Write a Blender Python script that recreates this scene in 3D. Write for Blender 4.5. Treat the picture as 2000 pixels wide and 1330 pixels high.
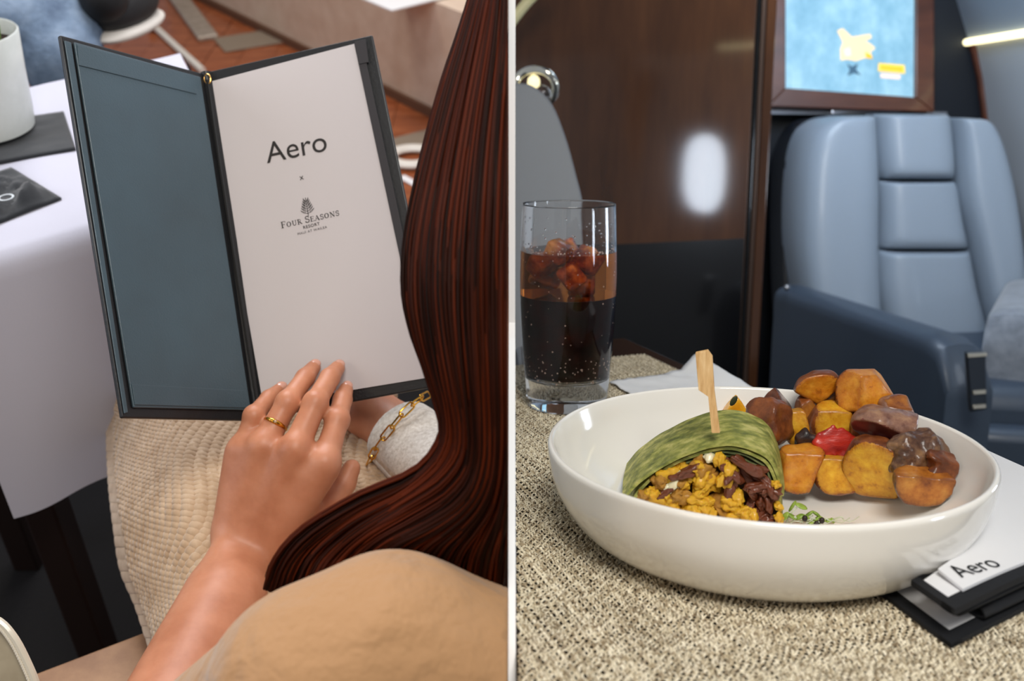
import bpy, bmesh, math, random
import numpy as np
from mathutils import Vector, Matrix, noise

random.seed(7); rng = np.random.default_rng(7)
for o in list(bpy.data.objects): bpy.data.objects.remove(o)
scene = bpy.context.scene
COL = scene.collection

# ------------------------------------------------------------------ camera
FPX = 2000.0
PITCH = math.radians(12.5)          # the aircraft table place (right of the divider)
PITCH_L = math.radians(35.0)        # the lounge place (left of the divider) is looked down on more steeply
CAM = Vector((0, 0, 1.0))
cd = bpy.data.cameras.new('camera'); cam = bpy.data.objects.new('camera', cd); COL.objects.link(cam)
cam.location = CAM; cam.rotation_euler = (math.pi/2 - PITCH, 0, 0)
cd.sensor_width = 36; cd.lens = 36; cd.clip_start = .02
cd.dof.use_dof = True; cd.dof.focus_distance = .73; cd.dof.aperture_fstop = 8.0
scene.camera = cam

# ------------------------------------------------------------------ world, lights, exposure
vs = scene.view_settings
vs.view_transform = 'Standard'; vs.look = 'None'; vs.gamma = 1; vs.use_curve_mapping = False
vs.exposure = 0.0
W = bpy.data.worlds.new('world'); scene.world = W; W.use_nodes = True
W.node_tree.nodes['Background'].inputs[0].default_value = (.80, .84, .92, 1)
W.node_tree.nodes['Background'].inputs[1].default_value = .22

CL = Vector((0, 0, 1.25))
TL = Matrix.Translation(CAM) @ Matrix.Rotation(PITCH_L - PITCH, 4, 'X') @ Matrix.Translation(-CL)
I4 = Matrix.Identity(4)

def area(name, loc, target, size, power, col, M=I4, sy=None):
    d = bpy.data.lights.new(name, 'AREA'); d.energy = power; d.color = col
    d.shape = 'RECTANGLE'; d.size = size; d.size_y = sy or size
    o = bpy.data.objects.new(name, d); COL.objects.link(o)
    q = (Vector(target) - Vector(loc)).to_track_quat('-Z', 'Y').to_matrix().to_4x4()
    o.matrix_world = M @ Matrix.Translation(Vector(loc)) @ q
    return o
# lounge (left place): cool window light from ahead right and from the left, warm lamps from behind
area('window_light', (-.45, 1.9, 2.2), (-.3, .8, .7), .8, 24, (.90, .92, 1.0), TL)
area('window_light_side', (-1.9, .3, 1.6), (-.5, .9, .6), 1.0, 12, (.82, .88, 1.0), TL)
area('lamp_light', (-1.2, -.5, 2.0), (-.35, .8, .7), .5, 4, (1.0, .78, .55), TL)
area('lounge_far_fill', (-.9, 3.0, 2.6), (-.8, 3.3, 0), .8, 30, (1.0, .93, .85), TL)  # unseen fill added to brighten the far floor and bench
# cabin (right place)
area('cabin_ceiling_light', (.18, -.35, 1.95), (.25, .75, .7), .6, 20, (1.0, .97, .91))
area('cabin_seat_fill', (.62, 1.62, 1.58), (1.02, 2.4, .95), .3, 9, (.72, .84, 1.0), I4, .4)  # unseen fill added inside the cabin to brighten the seat and side lining

# ------------------------------------------------------------------ pixel -> place helpers
def _pt(px, py, d, p, c):
    x = (px-1000)/FPX*d; y = (665-py)/FPX*d
    return Vector((x, d*math.cos(p)+y*math.sin(p), c.z+y*math.cos(p)-d*math.sin(p)))
def rp(px, py, d): return _pt(px, py, d, PITCH, CAM)
def lp(px, py, d): return _pt(px, py, d, PITCH_L, CL)
def _pl(px, py, z, p, c):
    h = c.z - z; a = (py-665)/FPX
    F = h*(math.cos(p)-a*math.sin(p))/(math.sin(p)+a*math.cos(p))
    d = F*math.cos(p)+h*math.sin(p)
    return Vector(((px-1000)/FPX*d, F, z))
def rpl(px, py, z): return _pl(px, py, z, PITCH, CAM)
def lpl(px, py, z): return _pl(px, py, z, PITCH_L, CL)

# ------------------------------------------------------------------ materials
def lin(c):
    if isinstance(c, str):
        c = [int(c[i:i+2], 16)/255 for i in (0, 2, 4)]
    return tuple((v/12.92 if v <= .04045 else ((v+.055)/1.055)**2.4) for v in c[:3]) + (1,)
MATS = {}
def pm(name, col, rough=.5, metal=0, spec=.5, coat=0, sheen=0, trans=0, ior=1.45, sss=0, emit=0, noise_=None, bump=None, stretch=(1, 1, 1), island=None):
    if name in MATS: return MATS[name]
    m = bpy.data.materials.new(name); m.use_nodes = True; nt = m.node_tree
    b = nt.nodes['Principled BSDF']; I = b.inputs
    I['Base Color'].default_value = lin(col); I['Roughness'].default_value = rough; I['Metallic'].default_value = metal
    I['Specular IOR Level'].default_value = spec; I['Coat Weight'].default_value = coat; I['Coat Roughness'].default_value = .08
    I['Sheen Weight'].default_value = sheen; I['Transmission Weight'].default_value = trans; I['IOR'].default_value = ior
    if sss:
        I['Subsurface Weight'].default_value = sss; I['Subsurface Radius'].default_value = (.012, .004, .002); I['Subsurface Scale'].default_value = .6
    if emit:
        I['Emission Color'].default_value = lin(col); I['Emission Strength'].default_value = emit
    tc = nt.nodes.new('ShaderNodeTexCoord'); mp = nt.nodes.new('ShaderNodeMapping'); nt.links.new(tc.outputs['Object'], mp.inputs[0])
    mp.inputs['Scale'].default_value = stretch
    if noise_:
        sc, cols, det = noise_[0], noise_[1], (noise_[2] if len(noise_) > 2 else 5)
        n = nt.nodes.new('ShaderNodeTexNoise'); n.inputs['Scale'].default_value = sc; n.inputs['Detail'].default_value = det; n.inputs['Roughness'].default_value = .62
        nt.links.new(mp.outputs[0], n.inputs['Vector'])
        r = nt.nodes.new('ShaderNodeValToRGB'); nt.links.new(n.outputs['Fac'], r.inputs[0])
        e = r.color_ramp.elements
        stops = cols
        e[0].position = stops[0][0]; e[0].color = lin(stops[0][1]); e[1].position = stops[-1][0]; e[1].color = lin(stops[-1][1])
        for p, c in stops[1:-1]:
            k = e.new(p); k.color = lin(c)
        nt.links.new(r.outputs[0], I['Base Color'])
    if island:
        g = nt.nodes.new('ShaderNodeNewGeometry'); r = nt.nodes.new('ShaderNodeValToRGB'); nt.links.new(g.outputs['Random Per Island'], r.inputs[0])
        e = r.color_ramp.elements; e[0].position = island[0][0]; e[0].color = lin(island[0][1]); e[1].position = island[-1][0]; e[1].color = lin(island[-1][1])
        for p, c in island[1:-1]: k = e.new(p); k.color = lin(c)
        nt.links.new(r.outputs[0], I['Base Color'])
    if bump:
        n = nt.nodes.new('ShaderNodeTexNoise'); n.inputs['Scale'].default_value = bump[0]; n.inputs['Detail'].default_value = 4
        nt.links.new(mp.outputs[0], n.inputs['Vector'])
        bp = nt.nodes.new('ShaderNodeBump'); bp.inputs['Strength'].default_value = bump[1]; bp.inputs['Distance'].default_value = bump[2]
        nt.links.new(n.outputs['Fac'], bp.inputs['Height']); nt.links.new(bp.outputs[0], I['Normal'])
    MATS[name] = m; return m

# ------------------------------------------------------------------ mesh builder
class MB:
    def __init__(s): s.v = []; s.f = []; s.m = []
    def add(s, verts, faces, mi=0):
        o = len(s.v); s.v += [tuple(v) for v in verts]; s.f += [tuple(i+o for i in f) for f in faces]; s.m += [mi]*len(faces); return s
    def box(s, c, size, R=None, mi=0):
        c = Vector(c); R = R or Matrix.Identity(3)
        vs_ = [c + R @ Vector((x*size[0]/2, y*size[1]/2, z*size[2]/2)) for x in (-1, 1) for y in (-1, 1) for z in (-1, 1)]
        return s.add(vs_, [(0, 1, 3, 2), (4, 6, 7, 5), (0, 4, 5, 1), (2, 3, 7, 6), (0, 2, 6, 4), (1, 5, 7, 3)], mi)
    def prism(s, poly, vec, mi=0):
        n = len(poly); vec = Vector(vec); P = [Vector(p) for p in poly]
        return s.add(P+[p+vec for p in P], [tuple(range(n))[::-1], tuple(range(n, 2*n))]+[(i, (i+1) % n, n+(i+1) % n, n+i) for i in range(n)], mi)
    def tube(s, pts, rad, n=8, closed=False, mi=0, flat=1.0):
        P = [Vector(p) for p in pts]; N = len(P)
        if not hasattr(rad, '__len__'): rad = [rad]*N
        vs_ = []; prev = None
        for i, p in enumerate(P):
            t = (P[(i+1) % N]-P[i-1]) if closed else (P[min(i+1, N-1)]-P[max(i-1, 0)])
            t = t.normalized() if t.length > 1e-9 else Vector((0, 0, 1))
            if prev is None:
                a = t.cross(Vector((0, 0, 1)));
                if a.length < .1: a = t.cross(Vector((1, 0, 0)))
            else: a = prev - t*prev.dot(t)
            a.normalize(); b = t.cross(a); prev = a
            for k in range(n):
                q = 2*math.pi*k/n
                vs_.append(p + (a*math.cos(q)+b*math.sin(q)*flat)*rad[i])
        fs = []
        for i in range(N if closed else N-1):
            j = (i+1) % N
            for k in range(n): fs.append((i*n+k, i*n+(k+1) % n, j*n+(k+1) % n, j*n+k))
        if not closed: fs += [tuple(range(n))[::-1], tuple((N-1)*n+k for k in range(n))]
        return s.add(vs_, fs, mi)
    def lathe(s, prof, c=(0, 0, 0), n=48, mi=0, closed=False):
        c = Vector(c); vs_ = []; fs = []; idx = []
        for r, z in prof:
            if r < 1e-6: idx.append([len(vs_)]*n); vs_.append(c+Vector((0, 0, z)))
            else:
                b = len(vs_); idx.append([b+k for k in range(n)])
                vs_ += [c+Vector((r*math.cos(2*math.pi*k/n), r*math.sin(2*math.pi*k/n), z)) for k in range(n)]
        L = len(prof)
        for i in range(L if closed else L-1):
            a, b = idx[i], idx[(i+1) % L]
            for k in range(n):
                q = []
                for t in (a[k], a[(k+1) % n], b[(k+1) % n], b[k]):
                    if t not in q: q.append(t)
                if len(q) > 2: fs.append(tuple(q))
        return s.add(vs_, fs, mi)
    def ell(s, c, r, R=None, sub=2, mi=0, nz=0, ns=1, seed=0):
        bm = bmesh.new(); bmesh.ops.create_icosphere(bm, subdivisions=sub, radius=1)
        R = R or Matrix.Identity(3); c = Vector(c)
        if not hasattr(r, '__len__'): r = (r, r, r)
        vs_ = []
        for v in bm.verts:
            q = Vector(v.co)
            k = 1 + (nz*noise.fractal(q*ns+Vector((seed*3.7, seed*1.3, seed)), 1, 2, 3) if nz else 0)
            vs_.append(c + R @ Vector((q.x*r[0]*k, q.y*r[1]*k, q.z*r[2]*k)))
        fs = [tuple(v.index for v in f.verts) for f in bm.faces]; bm.free()
        return s.add(vs_, fs, mi)
    def grid(s, P, mi=0):
        nu, nv = len(P), len(P[0])
        return s.add([p for row in P for p in row], [(i*nv+j, i*nv+j+1, (i+1)*nv+j+1, (i+1)*nv+j) for i in range(nu-1) for j in range(nv-1)], mi)
    def mesh(s, name, base=(0, 0, 0)):
        me = bpy.data.meshes.new(name); b = np.array(base)
        v = np.array(s.v, float) - b
        me.from_pydata([tuple(x) for x in v], [], s.f)
        if any(s.m): me.polygons.foreach_set('material_index', s.m)
        me.update(); return me

def clip_mesh(me, base, side):
    bm = bmesh.new(); bm.from_mesh(me)
    x = (-.0021 if side == 'L' else .0021) - base[0]
    r = bmesh.ops.bisect_plane(bm, geom=bm.verts[:]+bm.edges[:]+bm.faces[:], plane_co=(x, 0, 0), plane_no=(1 if side == 'L' else -1, 0, 0), clear_outer=True)
    es = [e for e in r['geom_cut'] if isinstance(e, bmesh.types.BMEdge)]
    if es: bmesh.ops.holes_fill(bm, edges=es, sides=0)
    bm.to_mesh(me); bm.free(); me.update()

def fix_normals(me):
    bm = bmesh.new(); bm.from_mesh(me); bmesh.ops.recalc_face_normals(bm, faces=bm.faces[:]); bm.to_mesh(me); bm.free()

class Thing:                                   # an Empty at the thing's base that parents its parts
    def __init__(s, name, label, cat, base, side='R', group=None, kind=None):
        s.base = Vector(base); s.side = side
        s.o = bpy.data.objects.new(name, None); COL.objects.link(s.o); s.o.empty_display_size = .02
        s.o.matrix_world = (TL if side == 'L' else I4) @ Matrix.Translation(s.base)
        tag(s.o, label, cat, group, kind)
def tag(o, label=None, cat=None, group=None, kind=None):
    if label: o['label'] = label
    if cat: o['category'] = cat
    if group: o['group'] = group
    if kind: o['kind'] = kind
    return o
def finish(o, mats, smooth, bevel, sub, sharp, solid=0):
    me = o.data
    for m in (mats if isinstance(mats, (list, tuple)) else [mats]): me.materials.append(m)
    me.polygons.foreach_set('use_smooth', [bool(smooth)]*len(me.polygons))
    if smooth and sharp: me.set_sharp_from_angle(angle=math.radians(sharp))
    if solid:
        k = o.modifiers.new('solid', 'SOLIDIFY'); k.thickness = solid; k.offset = -1
    if bevel:
        k = o.modifiers.new('bevel', 'BEVEL'); k.width = bevel; k.segments = 3; k.limit_method = 'ANGLE'; k.angle_limit = math.radians(35)
    if sub:
        k = o.modifiers.new('sub', 'SUBSURF'); k.levels = sub; k.render_levels = sub
def part(th, name, mb, mat, smooth=True, bevel=0, sub=0, sharp=40, clip=False, label=None, parent=None, kind=None, normals=True, solid=0):
    me = mb.mesh(name, th.base)
    if clip: clip_mesh(me, th.base, th.side)
    if normals: fix_normals(me)
    o = bpy.data.objects.new(name, me); COL.objects.link(o); o.parent = parent or th.o
    finish(o, mat, smooth, bevel, sub, sharp, solid)
    tag(o, label, None, None, kind); return o
def single(name, mb, mat, label, cat, base, side='R', group=None, kind=None, smooth=True, bevel=0, sub=0, sharp=40, clip=False, normals=True, solid=0):
    base = Vector(base); me = mb.mesh(name, base)
    if clip: clip_mesh(me, base, side)
    if normals: fix_normals(me)
    o = bpy.data.objects.new(name, me); COL.objects.link(o)
    o.matrix_world = (TL if side == 'L' else I4) @ Matrix.Translation(base)
    finish(o, mat, smooth, bevel, sub, sharp, solid); tag(o, label, cat, group, kind); return o

def catmull(pts, n):
    P = [np.array(p, float) for p in pts]; P = [2*P[0]-P[1]]+P+[2*P[-1]-P[-2]]
    out = []
    L = len(pts)-1
    for i in range(n):
        t = i/(n-1)*L; k = min(int(t), L-1); u = t-k
        a, b, c, d = P[k:k+4]
        out.append(.5*((2*b)+(c-a)*u+(2*a-5*b+4*c-d)*u*u+(3*b-a-3*c+d)*u**3))
    return out

# ------------------------------------------------------------------ implicit surfaces (continuous bodies)
class SDF:
    def __init__(s, lo, hi, h):
        s.lo = np.array(lo, float); s.h = h; s.n = np.ceil((np.array(hi)-s.lo)/h).astype(int)+1
        s.d = np.full(s.n, .05, np.float32)
    def _sub(s, lo, hi):
        a = np.clip(np.floor((lo-s.lo)/s.h).astype(int), 0, s.n); b = np.clip(np.ceil((hi-s.lo)/s.h).astype(int)+1, 0, s.n)
        sl = tuple(slice(x, y) for x, y in zip(a, b))
        g = np.meshgrid(*[s.lo[i]+s.h*np.arange(a[i], b[i]) for i in range(3)], indexing='ij')
        return sl, np.stack(g, -1).astype(np.float32)
    def put(s, sl, d, k):
        o = s.d[sl]
        if k > 0:
            hh = np.clip(.5+.5*(o-d)/k, 0, 1); s.d[sl] = o*(1-hh)+d*hh-k*hh*(1-hh)
        else: s.d[sl] = np.minimum(o, d)
    def cone(s, a, b, ra, rb, k=.006):
        a = np.array(a, float); b = np.array(b, float); m = max(ra, rb)+max(k, .004)*1.5+s.h*2
        sl, P = s._sub(np.minimum(a, b)-m, np.maximum(a, b)+m)
        if P.size == 0: return s
        ab = b-a; t = np.clip(((P-a)@ab)/(ab@ab+1e-12), 0, 1)
        d = np.linalg.norm(P-a-t[..., None]*ab, axis=-1)-(ra+(rb-ra)*t)
        s.put(sl, d, k); return s
    def ell(s, c, r, k=.006, R=None):
        c = np.array(c, float); r = np.array(r, float); m = r.max()+max(k, .004)*1.5+s.h*2
        sl, P = s._sub(c-m, c+m)
        if P.size == 0: return s
        Q = P-c
        if R is not None: Q = Q@np.array(R)
        k0 = np.linalg.norm(Q/r, axis=-1); k1 = np.linalg.norm(Q/(r*r), axis=-1)
        s.put(sl, k0*(k0-1)/(k1+1e-9), k); return s
    def mesh(s):
        d = s.d; ins = d < 0
        nx, ny, nz = d.shape
        c = np.zeros((nx-1, ny-1, nz-1), np.int8)
        for i in (0, 1):
            for j in (0, 1):
                for k in (0, 1): c += ins[i:nx-1+i, j:ny-1+j, k:nz-1+k]
        act = np.argwhere((c > 0) & (c < 8)); idx = np.full(c.shape, -1, np.int64); idx[tuple(act.T)] = np.arange(len(act))
        V = np.zeros((len(act), 3)); N = np.zeros(len(act))
        cor = [(i, j, k) for i in (0, 1) for j in (0, 1) for k in (0, 1)]
        for a in range(8):
            for b in range(a+1, 8):
                if sum(x != y for x, y in zip(cor[a], cor[b])) != 1: continue
                A = d[tuple((act+cor[a]).T)]; B = d[tuple((act+cor[b]).T)]
                m = (A < 0) != (B < 0); t = np.where(m, A/(A-B+1e-12), 0)
                p = np.array(cor[a])+t[:, None]*(np.array(cor[b])-np.array(cor[a])); V[m] += p[m]; N[m] += 1
        V = (V/N[:, None]+act)*s.h+s.lo
        F = []
        for ax in range(3):
            sl0 = [slice(None)]*3; sl1 = [slice(None)]*3; sl0[ax] = slice(0, -1); sl1[ax] = slice(1, None)
            e = np.argwhere(ins[tuple(sl0)] != ins[tuple(sl1)]); u, v = (ax+1) % 3, (ax+2) % 3
            e = e[(e[:, u] > 0) & (e[:, v] > 0) & (e[:, u] < d.shape[u]-1) & (e[:, v] < d.shape[v]-1)]
            du = np.zeros(3, int); du[u] = 1; dv = np.zeros(3, int); dv[v] = 1
            q = np.stack([idx[tuple((e-du-dv).T)], idx[tuple((e-dv).T)], idx[tuple(e.T)], idx[tuple((e-du).T)]], 1)
            fl = ins[tuple(e.T)]; q[~fl] = q[~fl][:, ::-1]; F.append(q)
        F = np.concatenate(F)
        return V, F
def smooth_mesh(V, F, it=2):
    E = np.concatenate([F[:, [0, 1]], F[:, [1, 2]], F[:, [2, 3]], F[:, [3, 0]]])
    for _ in range(it):
        S = np.zeros_like(V); C = np.zeros(len(V))
        np.add.at(S, E[:, 0], V[E[:, 1]]); np.add.at(C, E[:, 0], 1); np.add.at(S, E[:, 1], V[E[:, 0]]); np.add.at(C, E[:, 1], 1)
        V = V*.5+.5*S/C[:, None]
    return V
def mb_from(V, F, mb=None):
    mb = mb or MB(); mb.add(V.tolist(), F.tolist()); return mb

# ------------------------------------------------------------------ text
def text_mb(txt, origin, ux, uy, size, extr=.0003, track=1.0, align='LEFT', bold=0, width=None):
    cu = bpy.data.curves.new('t', 'FONT'); cu.body = txt; cu.size = 1; cu.space_character = track; cu.align_x = align
    cu.resolution_u = 6; cu.offset = bold
    o = bpy.data.objects.new('t', cu); COL.objects.link(o)
    dg = bpy.context.evaluated_depsgraph_get(); me = bpy.data.meshes.new_from_object(o.evaluated_get(dg))
    ux = Vector(ux).normalized(); uy = Vector(uy).normalized(); n = ux.cross(uy)
    if width:
        x0 = min(v.co.x for v in me.vertices); x1 = max(v.co.x for v in me.vertices); size = width/(x1-x0)
        for v in me.vertices: v.co.x -= x0
    vs_ = [Vector(origin)+ux*v.co.x*size+uy*v.co.y*size+n*extr for v in me.vertices]
    fs = [tuple(p.vertices) for p in me.polygons]
    bpy.data.objects.remove(o); bpy.data.curves.remove(cu); bpy.data.meshes.remove(me)
    return MB().add(vs_, fs)

# ================================================================== STRUCTURE
M_white = pm('divider_white', 'fbfbfb', .7)
def struct(name, mb, mat, side='R', label=None, base=(0, 0, 0), **k):
    return single(name, mb, mat, label, None, base, side, kind='structure', **k)
# white divider between the two places: a thin upright panel along the line of sight
dv = MB().prism([(-.0019, y, z) for y, z in ((.59, 2.9), (.59, .88), (.36, .62), (.36, -.9), (3.65, -.9), (3.65, 2.9))], (.0038, 0, 0))
struct('wall_middle', dv, M_white, label='thin white partition between the two places', smooth=False)

# ================================================================== CABIN (right)
ZT = CAM.z-.2590                     # table top
YB = 2.5                             # bulkhead plane
M_wood = pm('walnut_gloss', '4a2a1b', .09, coat=.6, noise_=(3.0, [(.25, '28150b'), (.5, '4a2c18'), (.75, '613c22')], 6), stretch=(3, 3, .5), spec=.5)
M_wood_f = pm('walnut_frame', '5a3324', .35, coat=.3, noise_=(5, [(.3, '4a291d'), (.7, '6a3d2a')], 5), stretch=(1, 1, 4))
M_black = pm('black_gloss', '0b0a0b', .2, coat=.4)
M_navy = pm('navy_panel', '10161f', .5)
M_strip = pm('bronze_trim', '5c4a40', .3, metal=.7)
M_line = pm('lining_grey', 'b9bdc2', .6, bump=(30, .05, .002))
M_dark = pm('cabin_carpet', '0d0f14', .95, bump=(200, .3, .002))

# floor, ceiling-side lining, bulkhead
struct('floor', MB().box((.72, 1.2, -.005), (1.43, 3.2, .01)), M_dark, smooth=False)
prof = [(1.15, 0.0), (1.16, .5), (1.15, .8), (1.13, .95), (1.1, 1.08), (1.075, 1.16)]
prof2 = [(1.072, 1.166), (1.03, 1.27), (.94, 1.45), (.80, 1.62), (.55, 1.78), (.25, 1.86), (.004, 1.88)]
def extr(pr, y0, y1, th=.02):
    P = [Vector((x, y0, z)) for x, z in pr]; Q = [p+Vector((th, 0, th*.3)) for p in P][::-1]
    return MB().prism(P+Q, (0, y1-y0, 0))
# side wall with an oval window opening: built as strips around it so that the pane is a real window
struct('wall_right', extr(prof, 1.36, YB), M_line, label='pale lower cabin side lining', sharp=30)
struct('wall_rear', extr(prof, -.6, -.06), M_line, label='pale lower cabin side lining at the rear', sharp=30)
struct('wall_side', extr(prof, .46, .84), M_line, label='pale cabin side lining between the oval windows', sharp=30)
struct('ceiling', extr(prof2, 1.30, YB), pm('ceiling_grey', '8f9aa8', .6), label='grey curved cabin ceiling panel', sharp=30)
wz = CAM.z-.16
M_pane = pm('daylight_pane', 'e6f1ff', .3, emit=14)
def cabin_window(k, wy):
    wb = MB(); n = 40; ring_in = []; ring_out = []
    for q in range(n):
        a = 2*math.pi*q/n
        ring_in.append(Vector((1.14, wy+.078*math.copysign(abs(math.cos(a))**.75, math.cos(a)), wz+.105*math.copysign(abs(math.sin(a))**.75, math.sin(a)))))
        m_ = max(abs(math.cos(a)), abs(math.sin(a)))
        ring_out.append(Vector((1.15, wy+.26*math.cos(a)/m_, .59+.57*math.sin(a)/m_)))
    wb.add(ring_in+ring_out, [(q, (q+1) % n, n+(q+1) % n, n+q) for q in range(n)])
    wb.add([p+Vector((.03, 0, 0)) for p in ring_in]+ring_in, [(q, (q+1) % n, n+(q+1) % n, n+q) for q in range(n)])
    struct('wall_window_%d' % k, wb, M_line, label='pale side lining around an oval window', smooth=False, base=(1.15, wy, 0))
    pane = MB().prism([p+Vector((.02, 0, 0)) for p in ring_in], (.004, 0, 0))
    struct('window_%d' % k, pane, M_pane, label='bright oval cabin window', smooth=False, base=(1.15, wy, wz-.1))
cabin_window(1, 1.10); cabin_window(2, .20)
# glossy wood panel, yawed towards the window
yaw = math.radians(20)
ed = Vector((math.cos(yaw), math.sin(yaw), 0))
def ray_panel(px, py):      # point of the panel plane
    d = rp(px, py, 1)-CAM; nrm = Vector((math.sin(yaw), -math.cos(yaw), 0)); p0 = rp(1360, 340, 1.75)
    return CAM + d*((p0-CAM).dot(nrm)/d.dot(nrm))
R0 = ray_panel(1462, 300); PR = Vector((R0.x, R0.y, 0)); PLft = PR-ed*((PR.x-.003)/ed.x)
back = Vector((-math.sin(yaw), math.cos(yaw), 0))*.03
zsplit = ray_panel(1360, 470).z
pan = MB().prism([p+Vector((0, 0, zsplit)) for p in (PLft, PR, PR+back, PLft+back)], (0, 0, 1.9-zsplit))
struct('wall_back', pan, M_wood, label='glossy dark walnut cabin divider panel', smooth=False, base=PLft)
struct('wall_back_lower', MB().prism([PLft, PR, PR+back, PLft+back], (0, 0, zsplit)), M_black, label='lower part of the walnut divider panel, its shade painted in as black', smooth=False, base=PLft)  # black colour paints in the shade and dark reflections low on the walnut
# vertical trims at the panel end
for i, (px0, px1, mt) in enumerate(((1454, 1462, M_strip), (1463, 1470, M_black), (1471, 1480, M_strip), (1481, 1500, M_wood))):
    a = rp(px0, 300, 1.86); b = rp(px1, 300, 1.86)
    t = MB().prism([(a.x, a.y-.01, 0), (b.x, b.y-.01, 0), (b.x, b.y+.03, 0), (a.x, a.y+.03, 0)], (0, 0, 1.9))
    struct('trim_%d' % (i+1), t, mt, smooth=False, bevel=.002, base=(a.x, a.y, 0))
# far bulkhead behind the seat: polygon following the lining
bpoly = [(.5, YB, 0), (1.16, YB, 0), (1.15, YB, .8), (1.13, YB, .95), (1.1, YB, 1.08), (1.072, YB, 1.166), (1.03, YB, 1.27), (.94, YB, 1.45), (.80, YB, 1.62), (.5, YB, 1.72)]
struct('wall_front', MB().prism(bpoly, (0, .03, 0)), M_navy, label='dark navy bulkhead behind the leather seat', smooth=False)
# wood edge strip on the bulkhead rim
wp = [(1.155, YB-.02, .75), (1.13, YB-.02, .95), (1.1, YB-.02, 1.08), (1.072, YB-.02, 1.166)]
struct('trim_5', MB().tube(wp, .012, 8, flat=.7), M_wood_f, label='slim wood edging where bulkhead meets lining', base=(1.1, YB, .75))
# cove light line along the side wall
cv = MB().tube([(1.066, YB-.002, 1.163), (1.066, 1.2, 1.163)], .008, 8)
single('cove_light', cv, pm('cove_glow', 'fff2c0', .4, emit=2.2), 'thin glowing yellow strip light along the cabin side', 'strip light', (1.066, 1.2, 1.15))
gr = [rp(1795, 108, 2.44), rp(1862, 95, 2.47)]
struct('trim_6', MB().tube(gr, .004, 6), pm('pale_metal_line', 'c9c4bb', .25, metal=.8), label='thin pale metal line beside the screen', base=gr[0])
# a pale ledge under the screen frame and the dark recess
lg = MB().prism([rp(1500, 207, 2.38), rp(1850, 219, 2.40), rp(1850, 226, 2.40), rp(1500, 222, 2.38)], (0, .1, 0))
struct('trim_7', lg, pm('brushed_bar', '8d8f96', .3, metal=.6), label='dark metal ledge below the screen', smooth=False, base=rp(1500, 222, 2.38))
bar = MB().prism([rp(1625, 212, 2.375), rp(1760, 215, 2.385), rp(1760, 219, 2.385), rp(1625, 222, 2.375)], (0, .01, 0))
single('silver_bar', bar, pm('silver', 'd6d9e4', .2, metal=.6), 'short bright silver bar under the screen frame', 'handle', rp(1625, 222, 2.375), smooth=False, bevel=.002)

# ------------------------------------------------------------------ screen
sc0 = rp(1660, 60, 2.36)
tv = Thing('wall_screen', 'wall screen in a walnut frame showing a plane above blue sea', 'screen', rp(1660, 215, 2.38))
def spt(px, py, off=0): return rp(px, py, 2.36-off)
fr = MB()
for quad in ([(1500, -170), (1535, -170), (1535, 172), (1500, 208)], [(1500, 208), (1535, 172), (1788, 190), (1825, 219)], [(1788, 190), (1825, 219), (1825, -170), (1790, -170)]):
    fr.prism([spt(*q) for q in quad], (0, .06, 0))
part(tv, 'frame', fr, M_wood_f, smooth=False, bevel=.003)
M_scr = pm('screen_sea', '6fa6c4', .3, emit=.6, noise_=(14, [(.3, '6f9db2'), (.5, '86b0c2'), (.72, 'a3c6d2')], 6), stretch=(1.5, 1, 1))
nt = M_scr.node_tree; rr = [n_ for n_ in nt.nodes if n_.type == 'VALTORGB'][0]
nt.links.new(rr.outputs[0], nt.nodes['Principled BSDF'].inputs['Emission Color'])
sp = MB().prism([spt(1534, -170, -.012), spt(1791, -170, -.012), spt(1789, 191, -.012), spt(1534, 173, -.012)], (0, .005, 0))
scr = part(tv, 'display', sp, M_scr, smooth=False)
def flat(pts, off, name, mat):
    return part(tv, name, MB().prism([spt(x, y, off-.012) for x, y in pts], (0, .0008, 0)), mat, smooth=False, parent=scr)
M_pl = pm('screen_plane', 'f6d6a4', .4, emit=.6); M_pls = pm('screen_shadow', '3f6076', .4, emit=.35)
M_bd = pm('screen_badge', 'f3b92c', .4, emit=.65); M_bl = pm('screen_badge_pale', 'f3d6c6', .4, emit=.55)
flat([(1635, 60), (1646, 55), (1664, 72), (1700, 66), (1703, 74), (1690, 80), (1701, 86), (1710, 94), (1700, 102), (1704, 114), (1690, 113), (1672, 119), (1655, 116), (1642, 118), (1641, 96), (1646, 82)], .001, 'airliner_picture', M_pl)
flat([(1648, 97), (1660, 92), (1662, 108), (1652, 110)], .002, 'airliner_picture', pm('screen_plane_hi', 'e9c9c0', .4, emit=.8))
flat([(1690, 101), (1703, 108), (1704, 115), (1692, 113)], .002, 'airliner_picture', M_bd)
flat([(1655, 124), (1664, 130), (1676, 124), (1672, 136), (1682, 147), (1668, 143), (1655, 148), (1660, 137)], .001, 'shadow_picture', M_pls)
flat([(1716, 123), (1767, 127), (1768, 144), (1715, 139)], .001, 'badge_picture', pm('badge_edge', 'f7cf5e', .4, emit=.6))
flat([(1720, 127), (1763, 131), (1763, 140), (1720, 136)], .0016, 'badge_picture', M_bd)
flat([(1719, 143), (1759, 146), (1758, 155), (1720, 152)], .001, 'badge_picture', M_bl)
for px, py, i in ((1481, 206, 0), (1505, 200, 1)):
    p = rp(px, py, 1.845 if i == 0 else 2.35)
    single('screw_head', MB().ell(p, (.0045, .003, .0045), sub=2), pm('screw_steel', 'b9b9bd', .25, metal=.9), ['small round steel screw on the dark trim', 'small steel screw at the lower left frame corner'][i], 'screw', p)

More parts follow.
